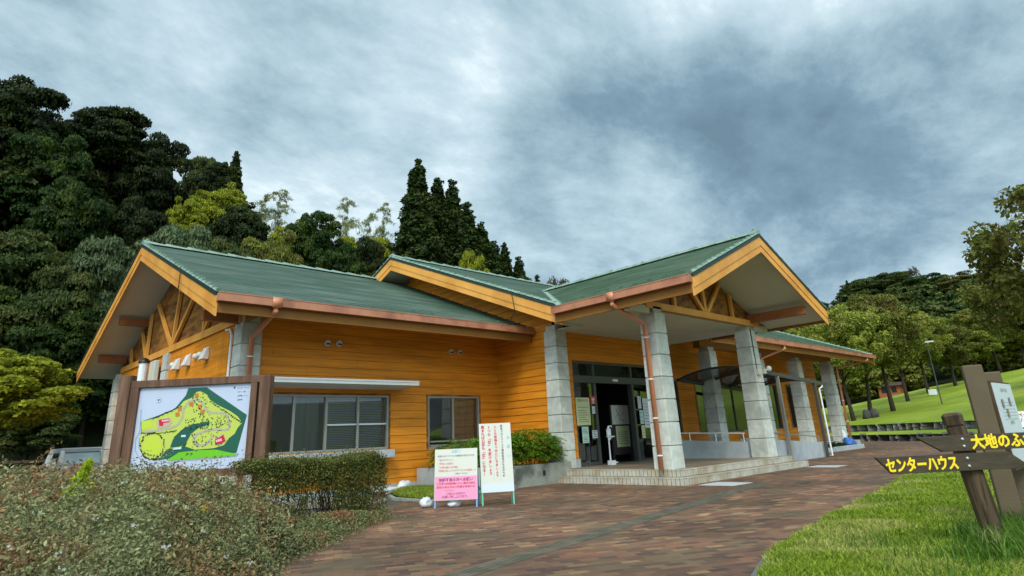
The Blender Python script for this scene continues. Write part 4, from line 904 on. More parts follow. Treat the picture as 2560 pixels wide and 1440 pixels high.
def polar(name, az0, az1, na, rs, mat, dz=0.0, rough=0.0):
    V = []; F = []
    for r in rs:
        for k in range(na+1):
            az = az0+(az1-az0)*k/na; x, y = r*math.sin(rad(az)), r*math.cos(rad(az)); z = terr(r, az)+dz
            if rough and z > 1.2: z += rough*mathutils.noise.noise(Vector((x*.08, y*.08, 0)))*min(1, (z-1.2)/3)
            V.append((x, y, z))
    n = na+1
    for j in range(len(rs)-1):
        for k in range(na): F.append((j*n+k, (j+1)*n+k, (j+1)*n+k+1, j*n+k+1))
    return np_mesh(name, np.array(V), np.array(F)[:, ::-1], mat, None, True)
ASPH = M('ground_asphalt', (0.07, 0.07, 0.065), .85, .3, vary=.2, vscale=1.5, bump=.3, bscale=80)
FLOORM = M('forest_floor', (0.020, 0.028, 0.010), .95, .1, vary=.4, vscale=.3)
def lawnmat(name, ca, cb, cc, sc, bump=.6):
    m = M(name, ca, .8, .15, vary=.18, vscale=sc*6, col2=cb, c2scale=sc, c2lo=.4, c2hi=.62, bump=bump, bscale=50, detail=9); return m
LAWNF = lawnmat('far_lawn', (0.17, 0.235, 0.014), (0.25, 0.29, 0.035), None, .16)
o = polar('ground', 0, 360, 90, [0.01, 26, 46, 120, 400, 1500], ASPH, -1.3); tag(o, kind='structure')
o = polar('parking_ground', -62, 66, 64, [0.5, 10, 20, 30, 40, 46], ASPH, -.012); tag(o, kind='structure')
o = polar('hillside', -62, 66, 100, [46+3*k for k in range(14)]+[95, 120, 160, 300], FLOORM, 0.0, 1.6); tag(o, kind='structure')
def lawn_grid(name, az0, az1, na, ds, dzf, mat):
    V = []; F = []
    for d in ds:
        for k in range(na+1):
            az = az0+(az1-az0)*k/na; r = R1(az)+d; V.append((r*math.sin(rad(az)), r*math.cos(rad(az)), terr(r, az)+.0))
    n = na+1
    for j in range(len(ds)-1):
        for k in range(na): F.append((j*n+k, (j+1)*n+k, (j+1)*n+k+1, j*n+k+1))
    return tag(np_mesh(name, np.array(V), np.array(F)[:, ::-1], mat, None, True), kind='structure')
lawn_grid('lawn_terrace', 63.9, 120, 50, [.02, 2, 4, 5.98], None, LAWNF)
lawn_grid('lawn_slope', 63.9, 120, 60, [6.02, 10, 14, 18, 24, 30, 36, 44, 55, 66], None, LAWNF)
o = polar('far_hill', 66, 125, 60, [108, 115, 125, 135, 145, 155, 165, 175, 190, 220, 300], FLOORM, .05, 2.5); tag(o, kind='structure')
# brick paved plaza
def brickmat():
    m = bpy.data.materials.new('brick_paving'); m.use_nodes = True; t = m.node_tree; n = t.nodes; l = t.links; b = n['Principled BSDF']
    def N_(ty, **k):
        q = n.new(ty)
        for a_, v in k.items(): setattr(q, a_, v)
        return q
    tcn = N_('ShaderNodeTexCoord'); mp1 = N_('ShaderNodeMapping'); mp1.inputs['Rotation'].default_value = (0, 0, rad(28)); l.new(tcn.outputs['Object'], mp1.inputs[0])
    br = N_('ShaderNodeTexBrick'); l.new(mp1.outputs[0], br.inputs['Vector']); br.inputs['Scale'].default_value = 1.0; br.inputs['Brick Width'].default_value = .20; br.inputs['Row Height'].default_value = .10
    br.inputs['Mortar Size'].default_value = .004; br.inputs['Mortar Smooth'].default_value = .4; br.inputs['Bias'].default_value = 0.0
    br.inputs['Color1'].default_value = (0, 0, 0, 1); br.inputs['Color2'].default_value = (1, 1, 1, 1); br.inputs['Mortar'].default_value = (.5, .5, .5, 1)
    rp = N_('ShaderNodeValToRGB'); l.new(br.outputs['Color'], rp.inputs[0]); e = rp.color_ramp.elements
    e[0].position = 0; e[0].color = (.075, .042, .030, 1); e[1].position = 1; e[1].color = (.32, .18, .085, 1)
    for p, c in ((.18, (.115, .056, .034, 1)), (.42, (.160, .070, .038, 1)), (.62, (.205, .092, .046, 1)), (.80, (.165, .092, .052, 1)), (.93, (.25, .135, .066, 1))): q = e.new(p); q.color = c
    nz = N_('ShaderNodeTexNoise'); nz.inputs['Scale'].default_value = .55; nz.inputs['Detail'].default_value = 7; l.new(tcn.outputs['Object'], nz.inputs['Vector'])
    mr = N_('ShaderNodeMapRange'); l.new(nz.outputs[0], mr.inputs[0]); mr.inputs[1].default_value = .38; mr.inputs[2].default_value = .66; mr.inputs[3].default_value = .62; mr.inputs[4].default_value = 1.25
    nz2 = N_('ShaderNodeTexNoise'); nz2.inputs['Scale'].default_value = 1.1; nz2.inputs['Detail'].default_value = 8; mp2 = N_('ShaderNodeMapping'); mp2.inputs['Location'].default_value = (7, 3, 0); l.new(tcn.outputs['Object'], mp2.inputs[0]); l.new(mp2.outputs[0], nz2.inputs['Vector'])
    mr2 = N_('ShaderNodeMapRange'); l.new(nz2.outputs[0], mr2.inputs[0]); mr2.inputs[1].default_value = .48; mr2.inputs[2].default_value = .70; mr2.inputs[3].default_value = 0; mr2.inputs[4].default_value = .75
    hs = N_('ShaderNodeHueSaturation'); l.new(rp.outputs[0], hs.inputs['Color']); l.new(mr.outputs[0], hs.inputs['Value'])
    mx_ = N_('ShaderNodeMix', data_type='RGBA'); l.new(mr2.outputs[0], mx_.inputs[0]); l.new(hs.outputs[0], mx_.inputs[6]); mx_.inputs[7].default_value = (.085, .068, .036, 1)
    mg = N_('ShaderNodeMix', data_type='RGBA'); l.new(br.outputs['Fac'], mg.inputs[0]); l.new(mx_.outputs[2], mg.inputs[6]); mg.inputs[7].default_value = (.10, .088, .066, 1)
    l.new(mg.outputs[2], b.inputs['Base Color'])
    rr_ = N_('ShaderNodeMapRange'); l.new(nz.outputs[0], rr_.inputs[0]); rr_.inputs[1].default_value = .35; rr_.inputs[2].default_value = .7; rr_.inputs[3].default_value = .62; rr_.inputs[4].default_value = .9; l.new(rr_.outputs[0], b.inputs['Roughness']); b.inputs['Specular IOR Level'].default_value = .28
    bp = N_('ShaderNodeBump'); bp.inputs['Strength'].default_value = .7; bp.inputs['Distance'].default_value = .010; bp.invert = True
    nz3 = N_('ShaderNodeTexNoise'); nz3.inputs['Scale'].default_value = 60; l.new(tcn.outputs['Object'], nz3.inputs['Vector'])
    ad = N_('ShaderNodeMath', operation='MULTIPLY_ADD'); l.new(nz3.outputs[0], ad.inputs[0]); ad.inputs[1].default_value = -.35; l.new(br.outputs['Fac'], ad.inputs[2]); l.new(ad.outputs[0], bp.inputs['Height']); l.new(bp.outputs[0], b.inputs['Normal'])
    return m
BRICK = brickmat()
far = [(R1(az)*math.sin(rad(az)), R1(az)*math.cos(rad(az))) for az in range(66, 121, 3)]
mb = MB(); pts = [(-2, -3), (3, -14)]+far[::-1]+[(34, 24), (13.1, 14.6), (10.1, 14.66), (9.9, 13.9), (8.6, 12.2), (7.1, 11.4), (4.0, 12.6), (2.0, 14), (-2, 12)]
mb.add([(x, y, 0.0) for x, y in pts], [tuple(range(len(pts)))]); o = mb.build('plaza_paving', BRICK); tag(o, kind='structure')
# pale stone strips, manhole frames
GRATE = M('pale_stone_lid', (.42, .43, .42), .6, .4, vary=.15, vscale=8)
TACT = M('grey_green_line', (.085, .078, .055), .9, .15, vary=.25, vscale=5, col2=(.13, .10, .07), c2scale=3)
mb = MB(); a_, b_ = Vector((3.0, 4.75, 0)), Vector((13.6, 6.72, 0)); u_ = (b_-a_).normalized(); s_ = Vector((-u_.y, u_.x, 0))
for k in range(4): mb.obox((a_+b_)/2+s_*(-.105+.07*k)+Vector((0, 0, .003)), u_*((b_-a_).length/2), s_*.026, (0, 0, .004))
mb.obox((a_+b_)/2+Vector((0, 0, .0005)), u_*((b_-a_).length/2), s_*.15, (0, 0, .0035)); o = mb.build('drain_channel', TACT); tag(o, 'long grey slotted drain channel crossing the brick plaza', 'drain channel')
for x, y, lb in ((13.15, 7.36, 'pale square access lid in the bricks by the step corner'), (19.0, 7.45, 'pale square access lid beyond the end of the steps')):
    f = MB(); w = .42
    f.box(x-w, x+w, y-w, y+w, -.01, .005); o = f.build('access_lid', CONC); tag(o, lb, 'access lid', 'access lids in the plaza')
    g = MB(); g.box(x-w+.05, x+w-.05, y-w+.05, y+w-.05, .005, .009); g.build('lid_plate', GRATE, o)
    for q in (o,): pass
# small lawn by the stands with its kerb, concrete path
NLAWN = lawnmat('near_lawn', (0.095, 0.175, 0.014), (0.15, 0.21, 0.030), None, 1.1)
patch = [(8.1, 11.2), (8.7, 11.65), (10.05, 11.8), (10.05, 14.3), (9.6, 14.5), (8.7, 13.6), (8.2, 12.6)]
mb = MB(); mb.add([(x, y, .05) for x, y in patch], [tuple(range(len(patch)))]); o = mb.build('small_lawn', NLAWN); tag(o, kind='structure')
def kerb(name, pts, w, z0, z1, mat, label, close=False, kind=None):
    mb = MB(); pts = [Vector((*p, 0)) for p in pts]; n = len(pts)
    for i in range(n if close else n-1):
        a, b = pts[i], pts[(i+1) % n]; d = (b-a).normalized(); s = Vector((-d.y, d.x, 0))
        m = max(1, round((b-a).length/.6)); 
        for k in range(m):
            p, q = a.lerp(b, k/m)+d*.003, a.lerp(b, (k+1)/m)-d*.003
            mb.obox((p+q)/2+Vector((0, 0, (z0+z1)/2)), (q-p)/2, s*w/2, (0, 0, (z1-z0)/2))
    o = mb.build(name, mat); return tag(o, label, 'kerb') if label else tag(o, kind='structure')
kerb('kerb', [(10.0, 11.72), (8.75, 11.55), (8.0, 11.05), (8.05, 12.5), (8.6, 13.7), (9.5, 14.6)], .09, -.02, .045, CONCD, 'pale kerb around the small lawn by the notice stands')
mb = MB(); pp = [(5.1, 13.3), (7.3, 11.75), (7.95, 12.6), (8.5, 13.75), (9.4, 14.62), (5.1, 14.62)]; mb.add([(x, y, .006) for x, y in pp], [tuple(range(6))]); o = mb.build('concrete_path', M('worn_concrete_path', (.25, .23, .19), .85, .2, vary=.25, vscale=2, col2=(.14, .11, .08), c2scale=1.6, bump=.2)); tag(o, kind='structure')
# foreground lawn with curved edge
edge = [(3.4, 1.55), (4.0, 2.05), (4.5, 2.4), (5.1, 2.68), (5.9, 2.96), (6.9, 3.16), (7.93, 3.32), (9.0, 3.48), (10.17, 3.63), (11.6, 3.83), (12.99, 4.04), (15, 4.36), (16.95, 4.62), (18.6, 4.55), (19.8, 3.6), (20, 2)]
LZ = .045
mb = MB(); pg = edge+[(20, -12), (3, -12), (2.6, .5)]; mb.add([(x, y, LZ) for x, y in pg], [tuple(range(len(pg)))[::-1]]); o = mb.build('near_lawn', NLAWN); tag(o, kind='structure')
KERBD = M('dark_kerb_stone', (.12, .125, .125), .8, .3, vary=.25, vscale=6, bump=.3)
kerb('lawn_kerb', edge, .12, -.02, .035, KERBD, 'curved dark kerb edging the foreground lawn')
# dry-stone terrace walls beyond the plaza
STW = M('rubble_stone', (.20, .19, .16), .9, .2, isl=.4, vary=.35, vscale=3, col2=(.07, .07, .06), c2scale=2.2)
def stonewall(dr, h0, h1, lb):
    rg = random.Random(int(dr*10)+1); mb = MB(); az = 64.0
    while az < 92:
        w = rg.uniform(.3, .7); r = R1(az)+dr; da = math.degrees(w/r)
        zz0 = h0+rg.uniform(-.06, 0)
        while zz0 < h1-.06:
            z0 = zz0; z1 = min(h1+rg.uniform(-.04, .04), z0+rg.uniform(.13, .22)); zz0 = z1+.004; a0, a1 = rad(az+rg.uniform(-.05, .05)), rad(az+da*.985)
            r0, r1_ = r-rg.uniform(.0, .06), r+.3
            P_ = lambda a, q, z: (q*math.sin(a), q*math.cos(a), z)
            mb.hexa([P_(a0, r0, z0), P_(a1, r0, z0), P_(a1, r1_, z0), P_(a0, r1_, z0)], [P_(a0, r0+.03, z1), P_(a1, r0+.03, z1), P_(a1, r1_, z1), P_(a0, r1_, z1)])
        az += da
    o = mb.build('terrace_wall', STW, None); tag(o, lb, 'wall', 'low stone terrace walls')
stonewall(0, -.05, .40, 'lower dark rubble wall along the far edge of the plaza'); stonewall(6, .35, .98, 'upper dark rubble wall below the sloping lawn')
# ================================================================== FOLIAGE
def leafmat(name, a, b, patch=None, isl=.35, rough=.55, trans=.25, rnd=0.0, pscale=.5, plo=.5, phi=.62, spec=.12):
    m = bpy.data.materials.new(name); m.use_nodes = True; t = m.node_tree; n = t.nodes; l = t.links; bs = n['Principled BSDF']
    ge = n.new('ShaderNodeNewGeometry'); mi = n.new('ShaderNodeMix'); mi.data_type = 'RGBA'; l.new(ge.outputs['Random Per Island'], mi.inputs[0]); mi.inputs[6].default_value = (*a, 1); mi.inputs[7].default_value = (*b, 1); cur = mi.outputs[2]
    tcn = n.new('ShaderNodeTexCoord')
    if patch:
        nz = n.new('ShaderNodeTexNoise'); nz.inputs['Scale'].default_value = pscale; nz.inputs['Detail'].default_value = 4; l.new(tcn.outputs['Object'], nz.inputs['Vector'])
        mr = n.new('ShaderNodeMapRange'); mr.inputs[1].default_value = plo; mr.inputs[2].default_value = phi; mr.inputs[4].default_value = .85; l.new(nz.outputs[0], mr.inputs[0])
        m2 = n.new('ShaderNodeMix'); m2.data_type = 'RGBA'; l.new(mr.outputs[0], m2.inputs[0]); l.new(cur, m2.inputs[6]); m2.inputs[7].default_value = (*patch, 1); cur = m2.outputs[2]
    hs = n.new('ShaderNodeHueSaturation'); l.new(cur, hs.inputs['Color'])
    fr = n.new('ShaderNodeMath'); fr.operation = 'MULTIPLY'; fr.inputs[1].default_value = 17.31; l.new(ge.outputs['Random Per Island'], fr.inputs[0]); f2 = n.new('ShaderNodeMath'); f2.operation = 'FRACT'; l.new(fr.outputs[0], f2.inputs[0])
    mr = n.new('ShaderNodeMapRange'); mr.inputs[3].default_value = 1-isl; mr.inputs[4].default_value = 1+isl; l.new(f2.outputs[0], mr.inputs[0]); v = mr.outputs[0]
    if rnd:
        oi = n.new('ShaderNodeObjectInfo'); mo = n.new('ShaderNodeMapRange'); mo.inputs[3].default_value = 1-rnd; mo.inputs[4].default_value = 1+rnd; l.new(oi.outputs['Random'], mo.inputs[0])
        mm = n.new('ShaderNodeMath'); mm.operation = 'MULTIPLY'; l.new(v, mm.inputs[0]); l.new(mo.outputs[0], mm.inputs[1]); v = mm.outputs[0]
    l.new(v, hs.inputs['Value']); cur = hs.outputs[0]; l.new(cur, bs.inputs['Base Color']); bs.inputs['Roughness'].default_value = rough; bs.inputs['Specular IOR Level'].default_value = spec
    tr = n.new('ShaderNodeBsdfTranslucent'); l.new(cur, tr.inputs[0]); ms = n.new('ShaderNodeMixShader'); ms.inputs[0].default_value = trans
    l.new(bs.outputs[0], ms.inputs[1]); l.new(tr.outputs[0], ms.inputs[2]); l.new(ms.outputs[0], n['Material Output'].inputs[0]); return m
def leaves(P, Nn, S, rng, asp=.55, fold=0.0):
    """rhombic leaves at P with normals near Nn and half-length S"""
    n = len(P); Nn = Nn/(np.linalg.norm(Nn, axis=1, keepdims=True)+1e-9)
    t = rng.normal(size=(n, 3)); t -= Nn*(t*Nn).sum(1, keepdims=True); t /= np.linalg.norm(t, axis=1, keepdims=True)+1e-9; b = np.cross(Nn, t); S = np.asarray(S).reshape(-1, 1)*np.ones((n, 1))
    V = np.empty((n, 4, 3)); V[:, 0] = P-t*S; V[:, 1] = P-b*S*asp+Nn*S*fold; V[:, 2] = P+t*S; V[:, 3] = P+b*S*asp+Nn*S*fold
    return V.reshape(-1, 3), np.arange(4*n).reshape(-1, 4)
def lobes_to_leaves(C, R, n, size, rng, jit=.6, flat=.75, under=.35):
    """leaf clusters on the outside of many lobes (centres C, radii R)"""
    w = R**2; idx = rng.choice(len(C), n, p=w/w.sum()); d = rng.normal(size=(n, 3)); d /= np.linalg.norm(d, axis=1, keepdims=True)
    low = d[:, 2] < 0; flip = low & (rng.random(n) > under); d[flip, 2] *= -1
    rr_ = R[idx]*(0.72+.38*rng.random(n)); P = C[idx]+d*rr_[:, None]*np.array([1, 1, flat]); Nn = d+rng.normal(size=(n, 3))*jit+np.array([0, 0, .25])
    return P, Nn, size*(.6+.8*rng.random(n))
def trunk_mesh(name, mat, parent, h, r, limbs, rng_, top=.74, lean=.02):
    mb = MB(); pts = [Vector((0, 0, -.5))]; x = y = 0
    for k in range(1, 6): x += rng_.uniform(-1, 1)*lean*h; y += rng_.uniform(-1, 1)*lean*h; pts.append(Vector((x, y, h*top*k/5)))
    mb.tube(pts, [r*1.25]+[r*(1-.15*k) for k in range(1, 6)], 8)
    for k in range(limbs):
        t = rng_.uniform(.35, .9); i = min(4, int(t*5)); a = pts[i].lerp(pts[i+1], t*5-i); an = rng_.uniform(0, 6.28); ln = h*rng_.uniform(.14, .24)
        m = a+Vector((math.cos(an)*ln*.5, math.sin(an)*ln*.5, ln*.35)); e = a+Vector((math.cos(an)*ln, math.sin(an)*ln, ln*.85)); mb.tube([a, m, e], [r*.42, r*.28, r*.08], 6)
    return mb.build(name, mat, parent, smooth=True, local=True)
BARK = M('dark_bark', (.045, .034, .024), .9, .15, vary=.3, vscale=8, bump=.4, bscale=20); BARKP = M('pale_culm', (.22, .24, .10), .7, .2)
LF = dict(
 dark=leafmat('dark_evergreen_leaves', (.006, .012, .003), (.026, .040, .007), (.040, .050, .008), rnd=.25, pscale=.35, plo=.52),
 deep=leafmat('deep_green_leaves', (.009, .023, .004), (.032, .066, .008), (.055, .085, .010), rnd=.2, pscale=.4),
 mid=leafmat('mid_green_leaves', (.026, .046, .010), (.070, .098, .022), (.09, .10, .022), rnd=.15, pscale=.4),
 grey=leafmat('grey_green_leaves', (.050, .078, .030), (.115, .150, .062), None, rnd=.12),
 olive=leafmat('olive_leaves', (.070, .082, .012), (.165, .170, .028), (.105, .080, .022), rnd=.15, pscale=.5),
 lime=leafmat('yellow_green_leaves', (.15, .18, .012), (.36, .37, .03), None, rnd=.1, trans=.4),
 bamb=leafmat('pale_bamboo_leaves', (.22, .25, .09), (.36, .38, .18), None, rnd=.1, trans=.45),
 cedar=leafmat('cedar_needles', (.010, .022, .004), (.040, .062, .010), (.070, .086, .012), rnd=.12, pscale=.35, plo=.5, phi=.7, trans=.1),
 brown=leafmat('brownish_leaves', (.055, .040, .022), (.10, .085, .045), None, rnd=.1),
 park=leafmat('park_tree_leaves', (.12, .145, .018), (.27, .29, .045), (.24, .21, .045), rnd=.18, pscale=.5, plo=.55, trans=.3))
def crown_broad(seed, n, H, Rw, leaf, nl=130, z0=.32, bushy=1.0):
    rng = np.random.default_rng(seed); C = []; R = []
    while len(C) < nl:
        p = rng.uniform(-1, 1, 3); q = np.linalg.norm(p)
        if q > 1 or q < .35: continue
        if p[2] < -.55 and rng.random() < .6: continue
        C.append([p[0]*Rw*.80, p[1]*Rw*.80, H*(z0+(1-z0)*.5)+p[2]*H*(1-z0)*.42]); R.append(rng.uniform(.11, .24)*Rw*bushy)
    return leaves(*lobes_to_leaves(np.array(C), np.array(R), n, leaf, rng, .7, .46, .25), rng)
def crown_cedar(seed, n, H, Rw, leaf):
    rng = np.random.default_rng(seed); C = []; R = []
    z = .10*H
    while z < H*.985:
        t = (z/H); rad_ = Rw*(1-t)**.74*(1+.12*math.sin(z*3+seed)); m = max(5, int(13*(1-t)+5))
        for k in range(m):
            a = rng.uniform(0, 6.28); q = rad_*rng.uniform(.25, 1.0)
            C.append([q*math.cos(a), q*math.sin(a), z+rng.uniform(-.2, .2)-q*.22]); R.append(max(.16, rng.uniform(.12, .21)*(.35+.65*(1-t))*Rw*.85))
        z += .019*H
    P, Nn, S = lobes_to_leaves(np.array(C), np.array(R), n, leaf, rng, .5, .9, .5); k = n//3
    t = rng.random(k)**1.3*.93; a = rng.uniform(0, 6.28, k); q = Rw*(1-t)**.74*.72*np.sqrt(rng.random(k)); P2 = np.stack([q*np.cos(a), q*np.sin(a), t*H-q*.2], 1)
    return leaves(np.vstack([P, P2]), np.vstack([Nn, rng.normal(size=(k, 3))+np.array([0, 0, .3])]), np.concatenate([S, np.full(k, leaf*1.7)]), rng, .45)
def crown_bamboo(seed, n, H, Rw, leaf):
    rng = np.random.default_rng(seed); P = []; 
    m = 60; per = n//m; Ps = []; Ns = []
    for k in range(m):
        t = rng.uniform(.15, 1.0); z = H*t; a = rng.uniform(0, 6.28); ln = Rw*(1.08-t)**.7*rng.uniform(.6, 1.2)+.2; s = rng.random(per)[:, None]
        d = np.array([math.cos(a), math.sin(a), 0]); base = np.array([0, 0, z]); pts = base+d*ln*s+np.array([0, 0, 1])*(ln*.55*s-ln*.65*s**2)+rng.normal(size=(per, 3))*.06*ln+rng.normal(size=(per, 3))*.05
        Ps.append(pts); Ns.append(rng.normal(size=(per, 3))*.6+np.array([0, 0, .6]))
    P = np.vstack(Ps); return leaves(P, np.vstack(Ns), leaf*(.6+.8*rng.random(len(P))), rng, .13)
def crown_vase(seed, n, H, Rw, leaf):
    rng = np.random.default_rng(seed); C = []; R = []
    while len(C) < 150:
        p = rng.uniform(-1, 1, 3)
        if np.linalg.norm(p) > 1: continue
        wz = .65+.35*min(1, (p[2]+1)); C.append([p[0]*Rw*.85*wz, p[1]*Rw*.85*wz, H*.66+p[2]*H*.30]); R.append(rng.uniform(.07, .16)*Rw)
    return leaves(*lobes_to_leaves(np.array(C), np.array(R), n, leaf, rng, .7, .8, .45), rng)
PROTO = {}; raw = {}
def proto(key, kind, mat, seed, n, H, Rw, leaf, tr, limbs, bark=BARK, name='broadleaf_tree', **k):
    V, F = kind(seed, n, H, Rw, leaf, **k); root = empty(name, (0, -500, -200)); np_mesh('crown', V, F, LF[mat], root)
    trunk_mesh('trunk', bark, root, H, tr, limbs, random.Random(seed)); PROTO[key] = (root, H, Rw); raw[key] = (V, H, Rw)
proto('bd1', crown_broad, 'dark', 1, 42000, 10, 4.6, .115, .28, 6, name='evergreen_tree'); proto('bd2', crown_broad, 'dark', 2, 42000, 10, 4.2, .115, .28, 6, name='evergreen_tree', z0=.4)
proto('dp1', crown_broad, 'deep', 3, 42000, 10, 4.4, .115, .28, 6, name='evergreen_tree'); proto('md1', crown_broad, 'mid', 4, 40000, 9, 4.4, .11, .25, 6); proto('md2', crown_broad, 'mid', 5, 40000, 9, 4.6, .11, .25, 6, z0=.45)
proto('gr1', crown_broad, 'grey', 6, 38000, 8, 4.4, .11, .22, 6, z0=.45); proto('ol1', crown_broad, 'olive', 7, 38000, 9, 4.2, .105, .22, 7); proto('lm1', crown_broad, 'lime', 8, 36000, 8, 3.6, .095, .2, 5)
proto('cd1', crown_cedar, 'cedar', 9, 46000, 20, 4.3, .15, .3, 0, name='cedar_tree'); proto('cd2', crown_cedar, 'cedar', 10, 46000, 20, 3.8, .15, .3, 0, name='cedar_tree'); 
proto('bb1', crown_bamboo, 'bamb', 11, 4200, 12, 3.4, .22, .06, 0, BARKP, 'bamboo'); proto('bb2', crown_bamboo, 'bamb', 12, 3600, 12, 3.0, .22, .06, 0, BARKP, 'bamboo')
proto('br1', crown_vase, 'brown', 13, 5000, 8, 3.6, .12, .14, 10, name='sparse_tree')
proto('pk1', crown_vase, 'park', 14, 36000, 8, 3.9, .085, .17, 9, name='park_tree'); proto('pk2', crown_vase, 'park', 15, 36000, 8, 3.5, .085, .17, 9, name='park_tree'); proto('pk3', crown_vase, 'olive', 16, 34000, 8, 3.7, .085, .17, 9, name='park_tree')
proto('ed1', crown_vase, 'olive', 17, 13000, 10, 5.2, .13, .22, 12, name='loose_leaved_tree')
used = set()
def plant(key, az, r, el_top, width, label, group=None, cat='tree', dz=0.0):
    """a tree at compass angle az and distance r whose top stands at slope el_top seen from the viewpoint; width in metres"""
    x, y = r*math.sin(rad(az)), r*math.cos(rad(az)); z = terr(r, az)-.2+dz; h = CAM_H+el_top*r-z
    root, H, Rw = PROTO[key]; sc = (width/2/Rw, width/2/Rw, h/H); rz = (az*37.7+r*11.3) % 6.28
    if key not in used: used.add(key); root.location = (x, y, z); root.rotation_euler = (0, 0, rz); root.scale = sc; c = root
    else: c = copy_tree(root, (x, y, z), rz, sc)
    tag(c, label, cat, group); return c
# ------------------------------------------------------------------ forest masses (read as one mass) behind the trees one can tell apart
SKY = [(-30, .50), (1.5, .47), (8, .46), (11.4, .43), (14, .39), (18, .38), (20, .365), (25, .355), (28, .35), (33, .35), (38, .36), (41, .31), (43, .27), (46, .22), (50, .16), (60, .12)]
SKYR = [(60, .16), (70, .172), (76, .182), (82, .172), (92, .18)]
def forest(name, label, kinds, az0, az1, rows, gap, H, Rw, n, leaf, mat, sky, seed, jitter=1.0, marg=.0, kind_fn=crown_broad):
    rng = np.random.default_rng(seed); base = [kind_fn(seed*10+k, n, H, Rw, leaf)[0] for k in range(3)]; Vs = []
    for r in rows:
        az = az0+rng.uniform(0, 3)
        while az < az1:
            a = az+rng.uniform(-1, 1)*gap/r*20; q = r+rng.uniform(-1, 1)*2.2; x, y = q*math.sin(rad(a)), q*math.cos(rad(a)); z = terr(q, a)-.4
            s = rng.uniform(.72, 1.12); top = CAM_H+(lerp_tab(sky, a)-marg)*q
            hs = min(s, (top-z)/H)
            if hs > .25:
                V = base[rng.integers(3)]; t = rng.uniform(0, 6.28); c, si = math.cos(t)*s, math.sin(t)*s
                Vs.append(np.stack([V[:, 0]*c-V[:, 1]*si+x, V[:, 0]*si+V[:, 1]*c+y, V[:, 2]*hs+z], 1))
            az += math.degrees(gap/r)*rng.uniform(.75, 1.25)
    V = np.vstack(Vs); o = np_mesh(name, V, np.arange(len(V)).reshape(-1, 4), LF[mat]); return tag(o, label, 'forest', None, 'stuff')
forest('forest', 'dark evergreen forest covering the steep hillside', 3, -34, 60, (48, 55, 62, 69), 5.2, 10, 4.4, 9000, .22, 'dark', SKY, 21)
forest('forest', 'deep green trees mixed through the hillside forest', 3, -34, 58, (45, 51, 58, 65), 9.5, 9, 4.2, 9000, .21, 'deep', SKY, 22)
forest('forest', 'paler green crowns mixed through the lower hillside forest', 3, -10, 58, (46, 52, 58), 16, 7.5, 3.8, 9000, .19, 'mid', SKY, 23, marg=.05)
forest('forest', 'dark wooded hill beyond the sloping lawn', 3, 58, 96, (112, 124, 136, 148, 160, 172, 184), 9, 11, 5.4, 4600, .42, 'mid', SKYR, 24)
forest('forest', 'olive green trees on the wooded hill beyond the lawn', 3, 58, 96, (108, 118, 128, 140, 152, 164, 176), 13, 10, 5.0, 4200, .45, 'olive', SKYR, 25, marg=.01)
forest('forest', 'band of green trees closing the top of the sloping lawn', 3, 64, 97, (100, 105), 5.5, 7.5, 4.6, 6500, .26, 'park', [(60, .10), (72, .115), (80, .12), (95, .15)], 26, kind_fn=lambda *a: crown_broad(*a, z0=.0))
G1 = 'trees on the steep wooded hillside'
plant('bd1', 1.5, 58, .515, 9.5, 'large dark evergreen at the top left corner of the hillside', G1)
plant('bd2', -4.5, 60, .50, 9, 'dark evergreen rising beside the large top corner tree', G1)
plant('dp1', 4.2, 55, .455, 7, 'dark tree just below the gap in the skyline', G1)
plant('bd2', 8.2, 60, .507, 8.5, 'broad skyline evergreen right of the sky gap', G1)
plant('bd1', 11.6, 59, .478, 6.8, 'rounded evergreen ending the tall skyline on its right shoulder', G1)
plant('md2', 15.4, 66, .452, 5.0, 'small flat-topped tree on the skyline notch', G1)
plant('bd2', 16.7, 65, .448, 5.5, 'flat dark tree adjoining the thin cedar spike', G1)
plant('cd2', 17.8, 64, .468, 5.4, 'thin cedar spike beside the small flat-topped tree', G1)
plant('lm1', 17.0, 60, .415, 6.5, 'yellow-green bamboo clump below the thin cedar spike', G1)
plant('lm1', 14.2, 57, .385, 4.6, 'smaller yellow-green clump at the foot of the dark shoulder', G1)
plant('bb1', 21.8, 63, .404, 7.0, 'pale feathery bamboo leaning above the slope', G1, 'bamboo')
plant('bb2', 20.6, 62, .397, 6.0, 'feathery bamboo between the yellow-green clump and the pale bamboo', G1, 'bamboo')
plant('lm1', 23.0, 60, .365, 4.4, 'yellowish bush left of the dark dome-shaped tree', G1)
plant('dp1', 25.2, 56, .385, 6.0, 'dark dome-shaped tree standing up from the slope', G1)
plant('bb1', 28.0, 62, .398, 6.5, 'tall pale bamboo plume standing alone against the sky', G1, 'bamboo')
plant('bb2', 30.1, 62, .376, 5.0, 'faint short bamboo plume between the two taller ones', G1, 'bamboo')
plant('bb1', 31.4, 62, .390, 6.0, 'pointed bamboo plume next to the cedars', G1, 'bamboo')
plant('lm1', 31.2, 58, .345, 4.2, 'yellow-green crown under the pointed bamboo plume', G1)
plant('lm1', 28.2, 58, .345, 3.6, 'yellow-green crown under the lone bamboo plume', G1)
plant('cd1', 34.7, 55, .482, 10.5, 'tallest cedar, leftmost of the row behind the roof', 'row of cedars behind the roof')
